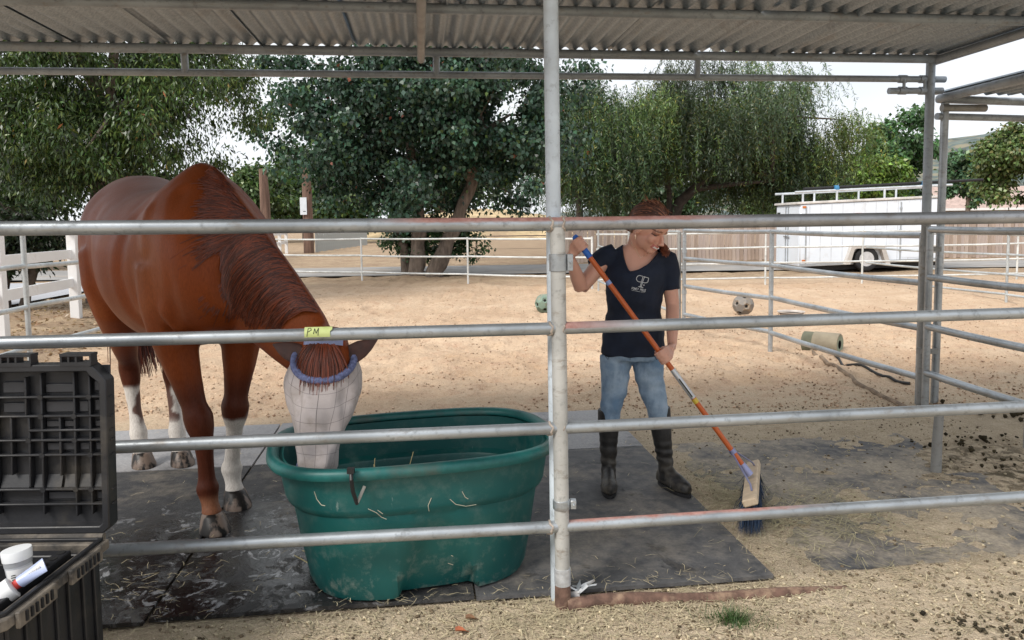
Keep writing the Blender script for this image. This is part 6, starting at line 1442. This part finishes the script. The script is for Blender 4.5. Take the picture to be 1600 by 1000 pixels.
straw_field('loose_hay', 'pale hay stalks strewn along the foot of the front fence and over the mats',
    [(-1.9, 3.2, -.42, .10, 4600, 0), (-.6, .9, -.25, .06, 1500, 1), (-.95, -.35, 1.0, 1.75, 420, 1), (-2.3, -1.4, .05, .6, 110, 0), (-2.4, .9, .1, 2.8, 420, 0), (.9, 1.15, .1, 1.6, 500, 0), (-.2, .25, -.2, .02, 500, 1), (1.0, 2.6, .1, 2.2, 900, 0)], (.46, .395, .26), (.012, .07), 5)
straw_field('swept_hay', 'thin hay heap swept together beside the broom', [(1.15, 1.75, .35, .95, 1100, 1), (1.0, 1.25, .6, 1.3, 600, 1)], (.36, .325, .20), (.03, .15), 6, lift=.010)
def clods(name, label, cat, P, size, cols, seed, sink=.4, flat=.7):
    r_ = np.random.default_rng(seed); n = len(P); z = ground_z(P[:, 0], P[:, 1]); s_, d = in_stall(P[:, 0], P[:, 1]); z = np.where((s_ > -2.8) & (s_ < .92) & (d > .09) & (d < 2.92), .022, z)
    base = np.array([[1, 0, 0], [-.5, .87, 0], [-.5, -.87, 0], [.5, .5, .8], [-.7, .1, .75], [.35, -.6, .8], [0, 0, -1]]); fc = np.array([[0, 1, 3], [1, 4, 3], [1, 2, 4], [2, 5, 4], [2, 0, 5], [0, 3, 5], [3, 4, 5], [1, 0, 6], [2, 1, 6], [0, 2, 6]])
    a = r_.uniform(0, 6.28, n); ca, sa = np.cos(a), np.sin(a); B_ = base[None] * (1 + r_.normal(0, .22, (n, 7, 3)))
    X = B_[:, :, 0] * ca[:, None] - B_[:, :, 1] * sa[:, None]; Y = B_[:, :, 0] * sa[:, None] + B_[:, :, 1] * ca[:, None]; Z = B_[:, :, 2] * flat
    V = np.stack([X, Y, Z], 2) * size[:, None, None]; V[:, :, 0] += P[:, 0, None]; V[:, :, 1] += P[:, 1, None]; V[:, :, 2] += (z + size * flat * (1 - sink))[:, None]
    F_ = (np.arange(n)[:, None, None] * 7 + fc[None]).reshape(-1, 3); c = np.repeat(cols, 7, 0)
    return props(link_mesh(name, np_mesh(name, V.reshape(-1, 3), F_, c), mk_attr(name + '_earth', .95, .25, 40, .4, 120, .004, .2), None, True, 180), label, cat, kind='stuff')
r_ = np.random.default_rng(12)
n = 26000; Y = 5.9 + 12 * r_.random(n) ** 1.5; X = r_.uniform(-.62, .80, n) * Y + r_.normal(0, .3, n); k = fbm(X * 1.1, Y * 1.1, 3, 4) + r_.normal(0, .12, n) > .47; X, Y = X[k], Y[k]; n = len(X)
cl = np.where(r_.random((n, 1)) < .12, np.array([[.27, .175, .115]]), np.array([[.52, .375, .265]])) * (1 + r_.normal(0, .18, (n, 1)))
clods('sand_clods', 'crumbs and clods of sand churned up by hooves across the arena', 'sand', np.stack([X, Y], 1), .003 + .012 * r_.random(n) ** 2.6, np.clip(cl, .03, .8), 13)
n = 9000; s_ = r_.uniform(-1.5, 3.4, n); d = np.where(r_.random(n) < .5, r_.uniform(-.5, .12, n), r_.uniform(.1, 2.9, n)); k = (s_ > .95) | (d < .08); s_, d = s_[k], d[k]; n = len(s_)
P = np.stack([ST_O.x + EX.x * s_ + EY.x * d, ST_O.y + EX.y * s_ + EY.y * d], 1)
cl = np.where(r_.random((n, 1)) < .40, np.array([[.17, .13, .085]]), np.array([[.47, .40, .28]])) * (1 + r_.normal(0, .2, (n, 1)))
clods('bedding_crumbs', 'sawdust crumbs and dirt spread round the stall mats', 'bedding', P, .0025 + .008 * r_.random(n) ** 2, np.clip(cl, .03, .8), 14)
q = [at_z(1545, 645), at_z(1590, 655), at_z(1525, 640), at_z(1480, 700), at_z(1530, 690), at_z(1570, 720)]
P = np.concatenate([np.stack([r_.normal(c_.x, .16, m_), r_.normal(c_.y, .10, m_)], 1) for c_, m_ in zip(q, (12, 14, 6, 16, 26, 20))]); n = len(P); sz = np.where(np.arange(n) < 36, .018 + .010 * r_.random(n), .006 + .010 * r_.random(n))
clods('manure', 'dark manure crumbled over the dirt beside the muddy pipe stub', 'manure', P, sz, np.clip(np.array([[.045, .036, .020]]) * (1 + r_.normal(0, .25, (n, 1))), .01, .3), 15, .25, .85)
q = [at_z(1500, 975), at_z(1575, 985), at_z(1580, 935)]
P = np.concatenate([np.stack([r_.normal(c_.x, .10, m_), r_.normal(c_.y, .045, m_)], 1) for c_, m_ in zip(q, (30, 36, 16))]); n = len(P)
clods('dark_dirt', 'dark damp dirt crumbs in the lower right corner', 'dirt', P, .004 + .009 * r_.random(n), np.clip(np.array([[.06, .05, .032]]) * (1 + r_.normal(0, .3, (n, 1))), .01, .3), 16, .35, .8)
# grass tuft, fallen leaves
g0 = at_z(1146, 972); n = 420; a = r_.uniform(0, 6.28, n); rr = np.abs(r_.normal(0, .045, n)); h = r_.uniform(.02, .075, n); ln_ = r_.normal(0, .6, (n, 2)) * h[:, None]
b = np.stack([g0.x + rr * np.cos(a) * 1.5, g0.y + rr * np.sin(a) * .7], 1); z = ground_z(b[:, 0], b[:, 1]) - .003; w_ = np.stack([np.cos(a + 1), np.sin(a + 1)], 1) * .0015
V = np.stack([np.column_stack([b - w_, z]), np.column_stack([b + w_, z]), np.column_stack([b + ln_, z + h])], 1).reshape(-1, 3)
props(link_mesh('grass_tuft', np_mesh('grass_tuft', V, np.arange(3 * n).reshape(-1, 3), np.repeat(np.array([[.05, .10, .03]]) * (1 + r_.normal(0, .3, (n, 1))), 3, 0).clip(.01, .5)), LEAF, None, False), 'small green grass tuft beside the rusty ground rail', 'grass', kind='stuff')
for (px, py, lab, c_) in ((722, 990, 'dry reddish leaf lying in the hay below the tub', (.42, .13, .06)), (738, 972, 'curled brown leaf near the edge of the mat', (.24, .13, .07))):
    p = at_z(px, py); z0 = float(ground_z(p.x, p.y)) + .012; V = []
    for j in range(5):
        u = j / 4; w_ = .020 * math.sin(math.pi * min(.98, u + .06)); V += [Vector((p.x + .05 * (u - .5), p.y - w_, z0 + .010 * math.sin(u * 4) + .006)), Vector((p.x + .05 * (u - .5), p.y, z0)), Vector((p.x + .05 * (u - .5), p.y + w_, z0 + .010 * math.cos(u * 3) + .004))]
    b_ = MB(); b_.add(V, [f for j in range(4) for f in ((3 * j, 3 * j + 3, 3 * j + 4, 3 * j + 1), (3 * j + 1, 3 * j + 4, 3 * j + 5, 3 * j + 2))]); props(b_.build('fallen_leaf', mk('dry_leaf', c_, .7, var=.3, scale=60)), lab, 'leaf')
# leaf litter under the left trees
n = 2600; X = r_.uniform(-9.5, -4.9, n); Y = r_.uniform(7.5, 16, n); a = r_.uniform(0, 6.28, n); P = np.stack([X, Y, ground_z(X, Y) + .012], 1); ax = np.stack([np.cos(a), np.sin(a), r_.normal(0, .3, n)], 1); nr = r_.normal(0, .4, (n, 3)); nr[:, 2] += 1
V, F_, c = leaf_quads(P, ax, nr, .05 + .05 * r_.random(n), .03 + .02 * r_.random(n), np.clip(np.where(r_.random((n, 1)) < .5, np.array([[.24, .14, .08]]), np.array([[.42, .31, .20]])) * (1 + r_.normal(0, .25, (n, 1))), .02, .7))
props(link_mesh('leaf_litter', np_mesh('leaf_litter', V, F_, c), LEAF, None, False), 'dry leaf litter under the trees by the white board fence', 'leaf litter', kind='stuff')
